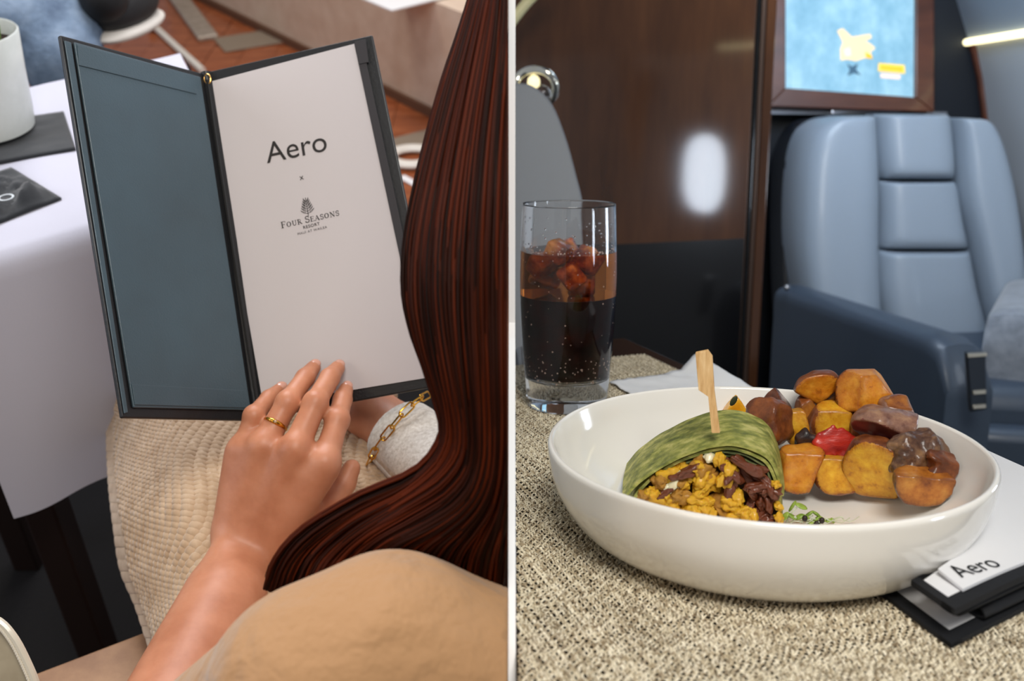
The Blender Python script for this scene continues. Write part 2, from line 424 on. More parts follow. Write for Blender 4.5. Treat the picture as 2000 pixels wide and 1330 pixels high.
# ------------------------------------------------------------------ leather seat facing the camera
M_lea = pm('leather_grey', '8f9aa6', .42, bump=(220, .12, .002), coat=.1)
M_lea_shade = pm('leather_grey_shade', '3b4654', .45, bump=(220, .12, .002), coat=.1)  # same grey leather, darkened to paint in shade on arm and cushion
M_shell = pm('seat_shell', '0d131d', .5)
seat = Thing('leather_seat', 'large grey leather cabin seat under the wall screen', 'seat', rp(1760, 640, 2.2) + Vector((0, 0, -.6)))
SD = 2.2
def pad(rows, d0, bulge, thick, ny=26, nx=14):
    # rows: (py, px_left, px_right); pillow-shaped pad with a convex front and a closed back
    R = catmull([(r[0], r[1], r[2]) for r in rows], ny); F = []; B = []
    for i, (py, l, r) in enumerate(R):
        v = i/(ny-1)*2-1; a = []; b = []
        for j in range(nx):
            u = j/(nx-1)*2-1
            e = (1-abs(u)**4)**.5*(1-abs(v)**10)**.5
            px = l+(r-l)*(u+1)/2
            a.append(rp(px, py, d0)+Vector((0, -bulge*e, 0))); b.append(rp(px, py, d0)+Vector((0, thick, 0)))
        F.append(a); B.append(b)
    m = MB().grid(F); m.grid(B)
    o1 = ny*nx
    edge = [(i, 0) for i in range(ny)]+[(ny-1, j) for j in range(1, nx)]+[(i, nx-1) for i in range(ny-2, -1, -1)]+[(0, j) for j in range(nx-2, 0, -1)]
    E = [i*nx+j for i, j in edge]
    for k in range(len(E)): m.f.append((E[k], E[(k+1) % len(E)], E[(k+1) % len(E)]+o1, E[k]+o1)); m.m.append(0)
    return m
shell = pad([(232, 1640, 1880), (240, 1575, 1925), (300, 1538, 1962), (420, 1530, 1992), (600, 1534, 2010), (760, 1550, 2010)], SD+.06, .02, .12)
part(seat, 'shell', shell, M_shell)
part(seat, 'left_bolster', pad([(226, 1640, 1698), (236, 1595, 1702), (270, 1562, 1707), (350, 1546, 1712), (480, 1544, 1712), (600, 1560, 1716), (700, 1580, 1724)], SD, .075, .07), M_lea)
part(seat, 'right_bolster', pad([(230, 1856, 1885), (240, 1856, 1925), (290, 1862, 1952), (380, 1870, 1975), (480, 1894, 1988), (600, 1920, 1996), (700, 1945, 2000)], SD, .06, .07), M_lea)
part(seat, 'headrest', pad([(223, 1706, 1850), (240, 1706, 1854), (300, 1710, 1860), (351, 1716, 1862)], SD, .055, .05), M_lea)
part(seat, 'back_cushion', pad([(353, 1716, 1862), (370, 1714, 1870), (430, 1716, 1880), (487, 1716, 1892)], SD, .045, .05), M_lea)
part(seat, 'back_cushion', pad([(489, 1715, 1893), (510, 1712, 1898), (580, 1716, 1912), (700, 1740, 1945)], SD, .045, .05), M_lea)
# arm: plan outline extruded, with a rounded top
zarm = CAM.z-.345
def armpad(A, B, wdt, ztop, zbot, nose=.06, n=18, rise=0.0):
    A = Vector(A); B = Vector(B); ax = (B-A).normalized(); nr = Vector((-ax.y, ax.x, 0)); L = (B-A).length
    sec = []
    for i in range(n):
        t = i/(n-1); s_ = t*L; end = max(0, (s_-(L-nose))/nose); h = ztop - (1-math.sqrt(max(0, 1-end*end)))*nose*.9 - rise*t
        row = []
        for k in range(13):
            q = math.pi*k/12
            row.append(A+ax*s_+nr*(wdt/2*math.cos(q)) + Vector((0, 0, h-.03+.03*abs(math.sin(q))**.6)))
        row = [Vector((row[0].x, row[0].y, zbot))]+row+[Vector((row[-1].x, row[-1].y, zbot))]
        sec.append(row)
    m = MB().grid(sec)
    nv = 15
    m.f.append(tuple(range(nv))); m.m.append(0); m.f.append(tuple((n-1)*nv+k for k in range(nv))); m.m.append(0)
    return m
Aa = rp(1548, 600, 2.12); Ab = rp(1905, 660, 1.58)
Aa.z = 0; Ab.z = 0
part(seat, 'armrest', armpad(Aa, Ab, .085, zarm, .25, .07), M_lea_shade)
# buckle at the arm's front
bk = Ab; 
def bpx(a): return [rp(x, y, 1.535) for x, y in a]
part(seat, 'latch_plate', MB().prism(bpx([(1889, 690), (1926, 688), (1928, 800), (1897, 806)]), (0, .012, 0)), pm('latch_dark', '1c232c', .3, metal=.4), smooth=False, bevel=.002, label='dark latch on the armrest front')
part(seat, 'latch_bar', MB().prism([p+Vector((0, -.004, 0)) for p in bpx([(1889, 690), (1926, 688), (1926, 695), (1889, 698)])], (0, .006, 0)), pm('latch_metal', 'a8a294', .3, metal=.8), smooth=False, bevel=.001)
for y in (762, 790):
    part(seat, 'latch_clip', MB().prism([p+Vector((0, -.004, 0)) for p in bpx([(1899, y), (1924, y-2), (1924, y+6), (1899, y+8)])], (0, .006, 0)), pm('latch_metal', 'a8a294', .3, metal=.8), smooth=False, bevel=.001)
# cushion and far arm
cu0 = rp(1945, 760, 1.85)
cush = MB().box((.93, 1.93, .47), (.34, .56, .16), Matrix.Rotation(math.radians(-12), 3, 'Z'))
part(seat, 'seat_cushion', cush, M_lea_shade, bevel=.04)
part(seat, 'cushion_front', MB().box((.92, 1.62, .28), (.34, .06, .42), Matrix.Rotation(math.radians(-12), 3, 'Z')), M_lea_shade, bevel=.02)
Ba = rp(1990, 630, 2.2); Bb = rp(2010, 645, 1.75); Ba.z = Bb.z = 0
part(seat, 'far_armrest', armpad(rp(2005, 640, 2.13)*1.0 + Vector((0, 0, -rp(2005, 640, 2.13).z)), rp(1985, 640, 1.75)+Vector((0, 0, -rp(1985, 640, 1.75).z)), .10, zarm+.012, .4, .05), pm('suede_grey', '7c828b', .9, sheen=.4, noise_=(40, [(.3, '6d737c'), (.7, '8f959e')])), label='pale suede far armrest')
part(seat, 'base', MB().box((.85, 1.9, .13), (.5, .5, .26)), M_shell, smooth=False, bevel=.02)
# small bright button by the seat
p = rp(1537, 562, 2.05)
single('wall_button', MB().ell(p, (.006, .004, .006)), pm('screw_steel', 'b9b9bd'), 'tiny steel button left of the seat above the armrest', 'button', p)

# ------------------------------------------------------------------ grey seat seen from behind at the left, chrome lamp, pale arch
gs = Thing('grey_seat', 'plain grey seat back behind the cola glass', 'seat', (.08, 1.36, .3))
DG = 1.36
out = catmull([(930, 172), (1000, 163), (1040, 168), (1078, 203), (1106, 272), (1126, 345), (1139, 405), (1146, 520), (1148, 620), (1140, 760)], 40)
gp = [rp(x, y, DG) for x, y in out]+[rp(930, 760, DG)]
part(gs, 'back_shell', MB().prism(gp, (0, .09, 0)), pm('seat_vinyl_grey', '83868a', .55, bump=(300, .06, .001)), bevel=.012, clip=True, smooth=True, sharp=50)
part(gs, 'base', MB().box((.065, 1.42, .4), (.12, .12, .5)), M_shell, smooth=False, bevel=.01)
lamp = Thing('chrome_lamp', 'round chrome and glass reading lamp above the grey seat', 'lamp', rp(1045, 205, 1.52))
lc = rp(1045, 172, 1.52)
rg = [lc+Vector((.030*math.cos(a), -.006*math.sin(a*2), .027*math.sin(a))) for a in np.linspace(0, 2*math.pi, 33)[:-1]]
part(lamp, 'ring', MB().tube(rg, .0065, 10, closed=True), pm('chrome', 'e6e2d4', .08, metal=1))
part(lamp, 'lens', MB().ell(lc+Vector((.012, -.004, -.010)), (.014, .010, .015)), pm('clear_glass', 'ffffff', .03, trans=1))
part(lamp, 'glow_disc', MB().ell(lc+Vector((-.002, .004, .008)), (.010, .006, .012)), pm('lamp_warm', 'f3e6b4', .4, emit=1.2))
part(lamp, 'bracket', MB().tube([lc+Vector((0, .02, 0)), lc+Vector((.005, .16, -.01))], .012, 10), pm('chrome_dark', '55524a', .2, metal=1))
arc = [rp(x, y, 1.5) for x, y in catmull([(985, 62), (1012, 26), (1040, -6), (1090, -50)], 14)]
struct('trim_8', MB().tube(arc, .008, 10), pm('cream_arch', 'd8cf9f', .4), label='pale cream arch edging at the top left', clip=True, base=arc[0])

# ------------------------------------------------------------------ table, placemat
e1 = Vector((.9387, .3447, 0)); e2 = Vector((-.3447, .9387, 0))
K = rpl(1258, 690, ZT)
def tq(a, b, z=0): return K+e1*a+e2*b+Vector((0, 0, z))
tab = Thing('dining_table', 'dark glossy cabin table under the woven placemat', 'table', (.3, .6, 0))
TT = .0032
part(tab, 'table_top', MB().prism([tq(-.9, .10, -TT-.03), tq(.028, .10, -TT-.03), tq(.028, -1.15, -TT-.03), tq(-.9, -1.15, -TT-.03)], (0, 0, .03)), M_black, bevel=.008, clip=True)
part(tab, 'pedestal', MB().box((.25, .7, .355), (.18, .3, .71)), M_black, smooth=False, bevel=.01)
mat_ = Thing('placemat', 'coarse woven beige and brown placemat under bowl and glass', 'placemat', tq(-.1, -.4, -TT))
part(mat_, 'backing', MB().prism([tq(-.8, 0, -TT), tq(0, 0, -TT), tq(0, -.80, -TT), tq(-.8, -.80, -TT)], (0, 0, .0012)), pm('mat_backing', '2e261d', .9), smooth=False, clip=True)
def weave():
    pitch = .00235; V = []; F = []
    LA, LB = .62, .76
    na, nb = int(LA/pitch), int(LB/pitch)
    a_of = lambda i: -(i+.5)*pitch; b_of = lambda j: -(j+.5)*pitch
    E1 = np.array(e1); E2 = np.array(e2); K_ = np.array(K)
    def ribbon(along, const, jit, wd, phase, ax):
        nonlocal V, F
        t = np.arange(0, along+1)
        ph = np.cos(np.pi*(t+phase))
        z = -.0007+.00075*ph
        s_ = -t*pitch
        c0 = const+jit
        if ax == 0: P = K_+np.outer(s_, E1)+np.outer(c0, E2) if np.ndim(c0) else K_+np.outer(s_, E1)+c0*E2
        else: P = K_+np.outer(s_, E2)+c0[:, None]*E1
        side = E2 if ax == 0 else E1
        P = P+np.array([0, 0, 1])*z[:, None]
        ok = (P[:, 0] > .0025) & (P[:, 1] > .33)
        if ok.sum() < 3: return
        i0, i1 = np.where(ok)[0][[0, -1]]
        P = P[i0:i1+1]; o = len(V); n_ = len(P)
        L_ = P-side*wd/2-np.array([0, 0, .0004]); R_ = P+side*wd/2-np.array([0, 0, .0004])
        V += np.stack([L_, P, R_], 1).reshape(-1, 3).tolist()
        for q in range(n_-1):
            b = o+q*3
            F.append((b, b+1, b+4, b+3)); F.append((b+1, b+2, b+5, b+4))
    for j in range(nb):
        jit = np.cumsum(rng.normal(0, .00006, na+1)); jit -= np.linspace(jit[0], jit[-1], na+1)
        ribbon(na, b_of(j)+rng.normal(0, .0002), jit, pitch*rng.uniform(.5, .95), j % 2+(1 if rng.random() < .18 else 0), 0)
    for i in range(na):
        jit = np.cumsum(rng.normal(0, .00006, nb+1)); jit -= np.linspace(jit[0], jit[-1], nb+1)
        ribbon(nb, a_of(i)+rng.normal(0, .0002), jit, pitch*rng.uniform(.35, .8), i % 2+1+(1 if rng.random() < .1 else 0), 1)
    m = MB(); m.v = V; m.f = F; m.m = [0]*len(F); return m
M_thr = pm('thread', 'b7ab93', .75, island=[(0, '75634a'), (.15, 'ab9a7c'), (.36, 'd8ccb0'), (.72, 'eae0c8'), (.88, '85735a'), (1, 'c4b699')])
part(mat_, 'threads', weave(), M_thr, kind='stuff', normals=False)

# ------------------------------------------------------------------ bowl
BK = .985
BC = Vector((.1575, .612, ZT))
rimz = (CAM.z-.2005)-ZT
M_cer = pm('white_ceramic', 'f0ece4', .12, coat=.5, spec=.5)
pr = [(0, .004), (.050, .004), (.075, .0045), (.090, .008), (.105, .0165), (.118, .028), (.127, .041), (.1322, rimz-.004), (.1335, rimz-.0008), (.1352, rimz), (.1368, rimz-.0015), (.1368, rimz-.006), (.134, .036), (.128, .0225), (.119, .0105), (.108, .003), (.098, .0002), (.090, 0), (.087, .0015), (0, .0015)]
pc = catmull([(r, 0, z) for r, z in pr], 110)
single('serving_bowl', MB().lathe([(max(0, a[0]*BK) if i not in (0, 109) else 0, a[2]) for i, a in enumerate(pc)], BC, 128), M_cer, 'wide shallow white ceramic bowl holding the wrap and potatoes', 'bowl', BC, sharp=0)
ZF = ZT+.0045

# ------------------------------------------------------------------ roasted potatoes and peppers
M_skin = pm('potato_skin', '7a4526', .4, coat=.22, noise_=(70, [(.3, '35170b'), (.48, '6d3818'), (.62, '8a4c22'), (.8, 'b5742f')], 7), bump=(160, .35, .0015))
M_skin_m = pm('potato_skin_mauve', '7d5a48', .4, coat=.3, noise_=(120, [(.3, '5d3a30'), (.5, '86604e'), (.72, 'a98465')], 6), bump=(180, .4, .0015))
M_skin_d = pm('potato_skin_dark', '4c3226', .4, coat=.3, noise_=(110, [(.3, '2a1812'), (.5, '573a2a'), (.75, '96704a')], 6), bump=(150, .6, .002))
M_fl_y = pm('flesh_yellow', 'dba321', .38, coat=.2, sss=.2, noise_=(120, [(.28, '9c5a16'), (.42, 'd2931c'), (.7, 'ecbb36')], 7), bump=(260, .4, .0012))
M_fl_o = pm('flesh_orange', 'd98b1d', .36, coat=.22, sss=.2, noise_=(110, [(.28, '8f4611'), (.42, 'd08019'), (.72, 'eba938')], 7), bump=(260, .4, .0012))
M_fl_b = pm('flesh_browned', 'b5722a', .32, coat=.4, noise_=(80, [(.28, '6f3516'), (.48, 'b46d27'), (.75, 'd79a45')], 6), bump=(140, .3, .001))
M_crust = pm('roast_crust', 'b06a1a', .35, coat=.4, noise_=(120, [(.3, '8a4a12'), (.7, 'c98222')], 5), bump=(160, .3, .001))
M_red = pm('pepper_red', 'b3261c', .38, coat=.2, noise_=(50, [(.3, '7d120f'), (.6, 'bd2f20'), (.8, 'd0543a')], 5), bump=(60, .5, .003), stretch=(1, 1, 2.5))
M_crim = pm('pepper_crimson', '8c1030', .38, coat=.2, noise_=(60, [(.3, '550a1c'), (.7, 'a51c3c')], 5), bump=(70, .5, .003))
M_yel = pm('pepper_yellow', 'e5a51c', .25, coat=.6, noise_=(40, [(.3, 'd07a12'), (.6, 'ecb422')], 4), bump=(40, .3, .002))
M_char = pm('charred_onion', '2b1611', .45, coat=.2, noise_=(80, [(.3, '120908'), (.7, '4d2c1f')], 5), bump=(60, .7, .004))

def bowl_floor(r):
    pts = [(0, .0045), (.075, .005), (.09, .009), (.105, .0175), (.118, .029), (.127, .042), (.134, .052)]
    return ZT+float(np.interp(r/BK, [p[0] for p in pts], [p[1] for p in pts]))

def vnoise(P, seed):
    # smooth value noise on a lattice
    r = np.random.default_rng(seed); T = r.random((16, 16, 16)).astype(np.float32)*2-1
    Q = np.floor(P).astype(int); f = P-Q; f = f*f*(3-2*f); out = 0
    for a in (0, 1):
        for b in (0, 1):
            for c in (0, 1):
                w = (f[..., 0] if a else 1-f[..., 0])*(f[..., 1] if b else 1-f[..., 1])*(f[..., 2] if c else 1-f[..., 2])
                out = out+w*T[(Q[..., 0]+a) % 16, (Q[..., 1]+b) % 16, (Q[..., 2]+c) % 16]
    return out
def chunk(name, label, cat, px, py, w, h, d, cuts, mats, seed, depthk=.85, roll=0, nz=.10, group=None, fr=3.2, inset=.0013):
    d *= 1.025; k = d/FPX
    rx, rz = w*k/2*1.16, h*k/2*1.14; ry = depthk*(rx+rz)/2
    hg = .0011; m_ = .004
    ax_ = [np.arange(-r-m_, r+m_+hg, hg) for r in (rx*1.25, ry*1.25, rz*1.25)]
    P = np.stack(np.meshgrid(*ax_, indexing='ij'), -1)
    Rr = np.array(Matrix.Rotation(math.radians(-roll), 3, 'Y'))
    Q = P@Rr.T
    n1 = vnoise(Q*(fr*22)+7, seed)*.0020+vnoise(Q*(fr*60)+3, seed+50)*.0006
    e = np.abs(Q)/np.array([rx, ry, rz]); pw = 2.5
    kk = (e**pw).sum(-1)**(1/pw)
    sk = (kk-1)*min(rx, ry, rz)+n1*(nz/.10)
    ds = [sk]
    for (nx, ny, nz_, off) in cuts:
        nn = np.array((nx, ny, nz_), float); nn /= np.linalg.norm(nn); ext = np.linalg.norm(nn*np.array([rx, ry, rz]))
        ds.append(Q@nn-ext*off+n1*.35+vnoise(Q*90, seed+9)*.0004)
    sm = ds[0]; kq = .0009
    for b in ds[1:]:
        hh = np.clip(.5-.5*(sm-b)/kq, 0, 1); sm = sm*(1-hh)+b*hh+kq*hh*(1-hh)
    g = SDF.__new__(SDF); g.lo = np.array([a[0] for a in ax_]); g.h = hg; g.d = sm.astype(np.float32); g.n = np.array(sm.shape)
    V, F = g.mesh(); V = smooth_mesh(V, F, 1)
    # which surface each vertex lies on
    idx = np.clip(np.round((V-g.lo)/hg).astype(int), 0, np.array(sm.shape)-1)
    D = np.stack([q[tuple(idx.T)] for q in ds], 1)
    srt = np.sort(D, 1); gap = (srt[:, -1]-srt[:, -2]) if D.shape[1] > 1 else np.full(len(V), .01)
    own = D.argmax(1)
    fo_ = own[F]; mi = (np.sort(fo_, 1)[:, 2] > 0).astype(int)
    edge = np.exp(-gap/.0022)
    # slide along the sight line until it rests clear of the bowl
    for _ in range(30):
        c = np.array(rp(px, py, d)); A = V+c; r_ = np.hypot(A[:, 0]-BC.x, A[:, 1]-BC.y)/BK
        fl_ = ZT+np.interp(r_, [0, .075, .09, .105, .118, .127, .134], [.0045, .005, .009, .0175, .029, .042, .052])
        if (fl_-A[:, 2]).max() < .0012: break
        d -= .0025
    z0 = V[:, 2].min(); V[:, 2] -= z0; c[2] += z0
    me = bpy.data.meshes.new(name); me.from_pydata(V.tolist(), [], F.tolist())
    me.polygons.foreach_set('material_index', mi.tolist())
    at_ = me.attributes.new('browning', 'FLOAT', 'POINT'); at_.data.foreach_set('value', edge.astype(np.float32))
    o = bpy.data.objects.new(name, me); COL.objects.link(o); o.location = c
    finish(o, mats[:2], True, 0, 0, 0)
    tag(o, label, cat, group); return o
def add_browning(m, col, amt=.8):
    nt = m.node_tree; b = nt.nodes['Principled BSDF']; src = b.inputs['Base Color'].links[0].from_socket
    a = nt.nodes.new('ShaderNodeAttribute'); a.attribute_name = 'browning'
    mu = nt.nodes.new('ShaderNodeMath'); mu.operation = 'MULTIPLY'; mu.inputs[1].default_value = amt; nt.links.new(a.outputs['Fac'], mu.inputs[0])
    mx = nt.nodes.new('ShaderNodeMix'); mx.data_type = 'RGBA'; nt.links.new(mu.outputs[0], mx.inputs[0]); nt.links.new(src, mx.inputs[6]); mx.inputs[7].default_value = lin(col)
    nt.links.new(mx.outputs[2], b.inputs['Base Color'])
for m_ in (M_fl_y, M_fl_o): add_browning(m_, '8a4312')
add_browning(M_fl_b, '5a2a10')
Y = [M_skin, M_fl_y, M_crust]; O_ = [M_skin, M_fl_o, M_crust]; B_ = [M_skin, M_fl_b, M_skin]; MV = [M_skin_m, M_fl_y, M_skin_m]; DK = [M_skin_d, M_fl_b, M_skin_d]
PG = 'roasted potato pieces in the bowl'
chunk('potato_wedge', 'orange-fleshed square potato block next to the wrap, dark peel at right', 'potato', 1558, 911, 86, 86, .672, [(-.1, -1, .1, .55), (0, -.15, 1, .7), (-1, -.25, .1, .75), (.9, -.5, -.3, .8)], [M_skin_d, M_fl_o, M_crust], 1, group=PG)
chunk('potato_wedge', 'small yellow potato wedge below the red pepper', 'potato', 1637, 926, 78, 76, .668, [(-.15, -1, .25, .45), (.5, -.8, .35, .6), (0, .1, 1, .75)], Y, 2, group=PG)
chunk('potato_wedge', 'large yellow potato half with brown skin arching over its right side', 'potato', 1708, 918, 96, 112, .664, [(-.50, -.8, -.38, .20), (.1, -.4, -1, .8)], [M_skin, M_fl_y, M_crust], 3, roll=14, group=PG)
chunk('potato_wedge', 'golden half-moon potato nearest the right rim, cut face showing', 'potato', 1808, 928, 96, 108, .656, [(-.08, -1, -.15, .30), (0, -.1, 1, .02)], [M_skin_d, M_fl_b, M_skin_d], 4, roll=3, group=PG)
chunk('potato_wedge', 'dark lumpy wrinkled potato above the golden half-moon', 'potato', 1788, 890, 92, 76, .690, [(0, -.3, -1, .7)], DK, 5, nz=.22, fr=5, group=PG)
chunk('potato_wedge', 'reddish-brown small chunk on the right end of the pile', 'potato', 1838, 908, 54, 40, .668, [(.2, -.3, 1, .7), (.3, -1, 0, .7)], [M_skin, M_skin, M_skin], 6, roll=8, nz=.2, fr=6, group=PG)
chunk('potato_wedge', 'mauve-skinned potato wedge with a purple cut underside', 'potato', 1738, 842, 116, 74, .715, [(-.25, -.5, -.8, .35), (.95, -.4, .2, .7)], [M_skin_m, pm('flesh_purple', '6e3a35', .35, coat=.3, noise_=(60, [(.3, '5a2a2a'), (.7, '834a3c')])), M_skin_m], 7, roll=12, group=PG)
chunk('potato_wedge', 'bright yellow rounded potato block behind the red pepper', 'potato', 1628, 826, 78, 78, .705, [(0, -.2, 1, .72), (-.1, -1, .1, .6), (.9, -.4, 0, .8)], Y, 8, group=PG)
chunk('potato_wedge', 'upright yellow potato slab between brown piece and yellow block', 'potato', 1556, 832, 46, 78, .695, [(-.25, -1, .1, .4), (-.1, .1, 1, .75), (-1, -.1, 0, .7), (1, 0, .1, .75)], Y, 9, roll=-6, group=PG)
chunk('potato_wedge', 'tan slanted potato slab tucked behind the upright yellow slab', 'potato', 1577, 816, 42, 84, .722, [(.3, -1, 0, .5), (-.9, 0, .2, .75)], [M_skin, M_fl_b, M_skin], 10, roll=-14, group=PG)
chunk('potato_wedge', 'dark brown crusty potato with veined front beside the wrap', 'potato', 1503, 824, 74, 84, .690, [(-.7, -.5, .4, .75), (.6, -.7, .2, .75)], [M_skin, M_skin, M_skin], 11, nz=.14, fr=5, group=PG)
chunk('potato_wedge', 'pointed glossy brown potato wedge at the back left of the pile', 'potato', 1517, 790, 70, 66, .728, [(-.8, -.2, .75, .35), (.75, -.2, .7, .4), (0, -1, .3, .75)], [M_skin, M_skin, M_skin], 12, group=PG)
chunk('potato_wedge', 'orange potato cap balanced on top left, dark crust along its upper edge', 'potato', 1598, 762, 86, 64, .715, [(-.05, -1, -.25, .3), (.55, -.1, -.85, .6), (-.6, -.1, -.8, .62)], O_, 13, roll=-8, group=PG)
chunk('potato_wedge', 'small brown potato piece between the two topmost pieces', 'potato', 1634, 780, 34, 36, .738, [(-.3, -1, .2, .6)], B_, 14, group=PG)
chunk('potato_wedge', 'biggest golden potato chunk on top of the pile', 'potato', 1698, 768, 106, 88, .715, [(.18, -1, .15, .38), (-.8, -.6, .1, .62), (.7, -.2, .72, .6), (-.1, -.1, 1, .8), (0, -.3, -1, .75)], O_, 15, roll=4, group=PG)
chunk('potato_wedge', 'tan potato chunk behind the biggest golden one', 'potato', 1752, 797, 62, 46, .738, [(.3, -.5, 1, .6), (.9, -.3, .3, .7)], [M_skin_m, M_fl_b, M_skin], 16, roll=-10, group=PG)
chunk('potato_wedge', 'reddish-brown piece left of the mauve wedge', 'potato', 1680, 842, 40, 56, .735, [(0, -1, 0, .6)], [M_skin, pm('flesh_red_brown', '9a5a34', .35, coat=.3), M_skin], 17, group=PG)  # cut face in one even reddish-brown
chunk('pepper_piece', 'wrinkled bright red roasted pepper in the middle of the pile', 'pepper', 1635, 864, 64, 56, .676, [(0, -1, .3, .6)], [M_red, M_red, M_red], 21, depthk=.5, nz=.15, fr=5, group='pepper pieces')
chunk('pepper_piece', 'crimson pepper sliver under the mauve wedge', 'pepper', 1731, 886, 52, 44, .690, [(.3, -1, .4, .5)], [M_crim, M_crim, M_crim], 22, depthk=.5, nz=.15, fr=5, roll=25, group='pepper pieces')
pp = chunk('pepper_piece', 'yellow pepper tip with a dark herb fleck behind the wrap', 'pepper', 1438, 800, 58, 72, .735, [(-.85, 0, .55, .45), (.85, 0, .5, .45), (0, -1, .1, .6)], [M_yel, M_yel, M_yel], 23, depthk=.5, group='pepper pieces')
hb = rp(1433, 783, .733)
fk = MB().ell((hb-pp.location), (.0022, .0006, .0042), Matrix.Rotation(.5, 3, 'Y'))
me = fk.mesh('herb_fleck'); ho = bpy.data.objects.new('herb_fleck', me); COL.objects.link(ho); ho.parent = pp; finish(ho, pm('herb_dark', '31371d', .6), True, 0, 0, 0); ho['label'] = 'dark green herb fleck'
chunk('onion_piece', 'blackened onion scrap above the orange potato block', 'onion', 1572, 863, 52, 28, .682, [], [M_char]*3, 24, depthk=.6, nz=.18, fr=5)

# ------------------------------------------------------------------ burrito wrap
fl = rpl(1228, 1008, ZF); fr_ = rpl(1527, 1030, ZF)
wu = (fr_-fl).normalized(); wn = Vector((-wu.y, wu.x, 0)); wk = (fr_-fl).length/93.0
def wpt(u, h, l=0): return fl+wu*(u*wk)+Vector((0, 0, h*wk))+wn*l
wrap = Thing('burrito_wrap', 'halved green spinach tortilla wrap with egg and bacon filling', 'wrap', wpt(46, 0, .02))
M_tor = pm('spinach_tortilla', '7f8440', .6, noise_=(130, [(.30, '545c29'), (.43, '7a7f3a'), (.53, '99994c'), (.64, 'bcb56a'), (.8, 'cdc684')], 8), bump=(110, .7, .003), stretch=(.6, .9, 1.2))
M_tor_in = pm('tortilla_inside', '5f6838', .65, noise_=(80, [(.3, '3e4724'), (.7, '828758')], 5), bump=(120, .4, .001))
outl = catmull([(0.5, 0), (2, 11), (10.5, 24), (22, 34), (38, 43), (56.6, 49), (69, 47.5), (81.5, 42), (87.7, 32), (91, 20), (93, .5)], 50)
def sheet(prof, l0, l1, th, nl=10, droop=0.0, wob=.0006, seed=0, skew=0):
    # a tortilla layer: profile swept along the wrap's axis, thickness inwards
    N = len(prof); cx, cy = 46, 0
    out_ = []; inn = []
    for k in range(nl):
        t = k/(nl-1); a = []; b = []
        for i, (u, h) in enumerate(prof):
            nrm = np.array([-(prof[min(i+1, N-1)][1]-prof[max(i-1, 0)][1]), prof[min(i+1, N-1)][0]-prof[max(i-1, 0)][0]]); nrm = nrm/(np.linalg.norm(nrm)+1e-9)
            q = wpt(u, h, 0); wv = noise.noise(Vector((u*.09+seed, t*2.5, seed)))*wob
            endk = 1+.05*math.sin(min(1, t*1.6)*math.pi/2)
            uu, hh = 46+(u-46)*endk, h*endk-droop*t
            ll = l0+(l1-l0)*t+skew*(i/(N-1)-.5)*(1 if k == 0 else .6)+noise.noise(Vector((u*.12, seed, 3)))*.0012*(1 if k in (0, nl-1) else 0)
            a.append(wpt(uu+nrm[0]*wv/wk, hh+nrm[1]*wv/wk, ll)); b.append(wpt(uu-nrm[0]*th, hh-nrm[1]*th, ll))
        out_.append(a); inn.append(b)
    m = MB().grid(out_); m.grid(inn); o = nl*N
    E = [i for i in range(N)]+[k*N+N-1 for k in range(1, nl)]+[(nl-1)*N+i for i in range(N-2, -1, -1)]+[k*N for k in range(nl-2, 0, -1)]
    for q in range(len(E)): m.f.append((E[q], E[(q+1) % len(E)], E[(q+1) % len(E)]+o, E[q]+o)); m.m.append(0)
    return m
part(wrap, 'tortilla', sheet(outl, .000, .062, 1.8), M_tor, sharp=60)
flap = catmull([(-4, 13), (5, 24.5), (20, 36.5), (38, 46.5), (56.6, 52), (70, 50.5), (83, 44.5), (89.6, 33), (93, 20)], 50)
part(wrap, 'tortilla_flap', sheet(flap, -.002, .064, 1.7, seed=4, skew=.006), M_tor, sharp=60)
for q, (off, a, b) in enumerate(((3.2, 18, 46), (5.6, 24, 45), (8.4, 27, 44))):
    lay = []
    for i in range(a, b):
        u, h = outl[i]; dx, dy = outl[min(i+1, 49)]-outl[max(i-1, 0)]; L_ = math.hypot(dx, dy)
        lay.append((u+dy/L_*off, h-dx/L_*off+.5*math.sin(i*.9+q)))
    part(wrap, 'tortilla_layer', sheet(lay, .001+.001*q, .05, .9, seed=9+q), M_tor_in, sharp=60)
# back closing of the roll
cap = MB().prism([wpt(46+(u-46)*1.0, h*1.0, .056) for u, h in outl], wn*.004)
part(wrap, 'tortilla_end', cap, M_tor, smooth=False)
core = MB().prism([wpt(46+(u-46)*.93, max(1.5, h*.9), .008) for u, h in outl], wn*.03)
M_egg = pm('scrambled_egg', 'e2ab1f', .4, coat=.25, sss=.25, noise_=(110, [(.3, 'c27f12'), (.5, 'e3ab1c'), (.75, 'f3cb45')], 5), bump=(220, .4, .001))
M_egg2 = pm('egg_toasted', 'c1892b', .45, coat=.2, noise_=(130, [(.3, '8a5520'), (.55, 'c58d30'), (.8, 'e0b95c')], 5), bump=(220, .5, .001))
M_bac = pm('bacon', '6a2a1c', .3, coat=.4, noise_=(90, [(.3, '2c1007'), (.48, '5f2a12'), (.62, '8a4420'), (.8, 'b98052')], 5), bump=(150, .4, .001))
M_che = pm('melted_cheese', 'e6d9b4', .35, coat=.3, sss=.3)
part(wrap, 'filling_core', core, pm('filling_dark', '3a2113', .6, noise_=(90, [(.3, '1e0f09'), (.7, '6a3f1c')])), smooth=False)
from_outline = [(u, h) for u, h in outl]
def inside(u, h, mg=4):
    hs = np.interp(u, [p[0] for p in from_outline], [p[1] for p in from_outline])
    return mg < u < 93-mg and 0 < h < hs-mg
rs = random.Random(5)
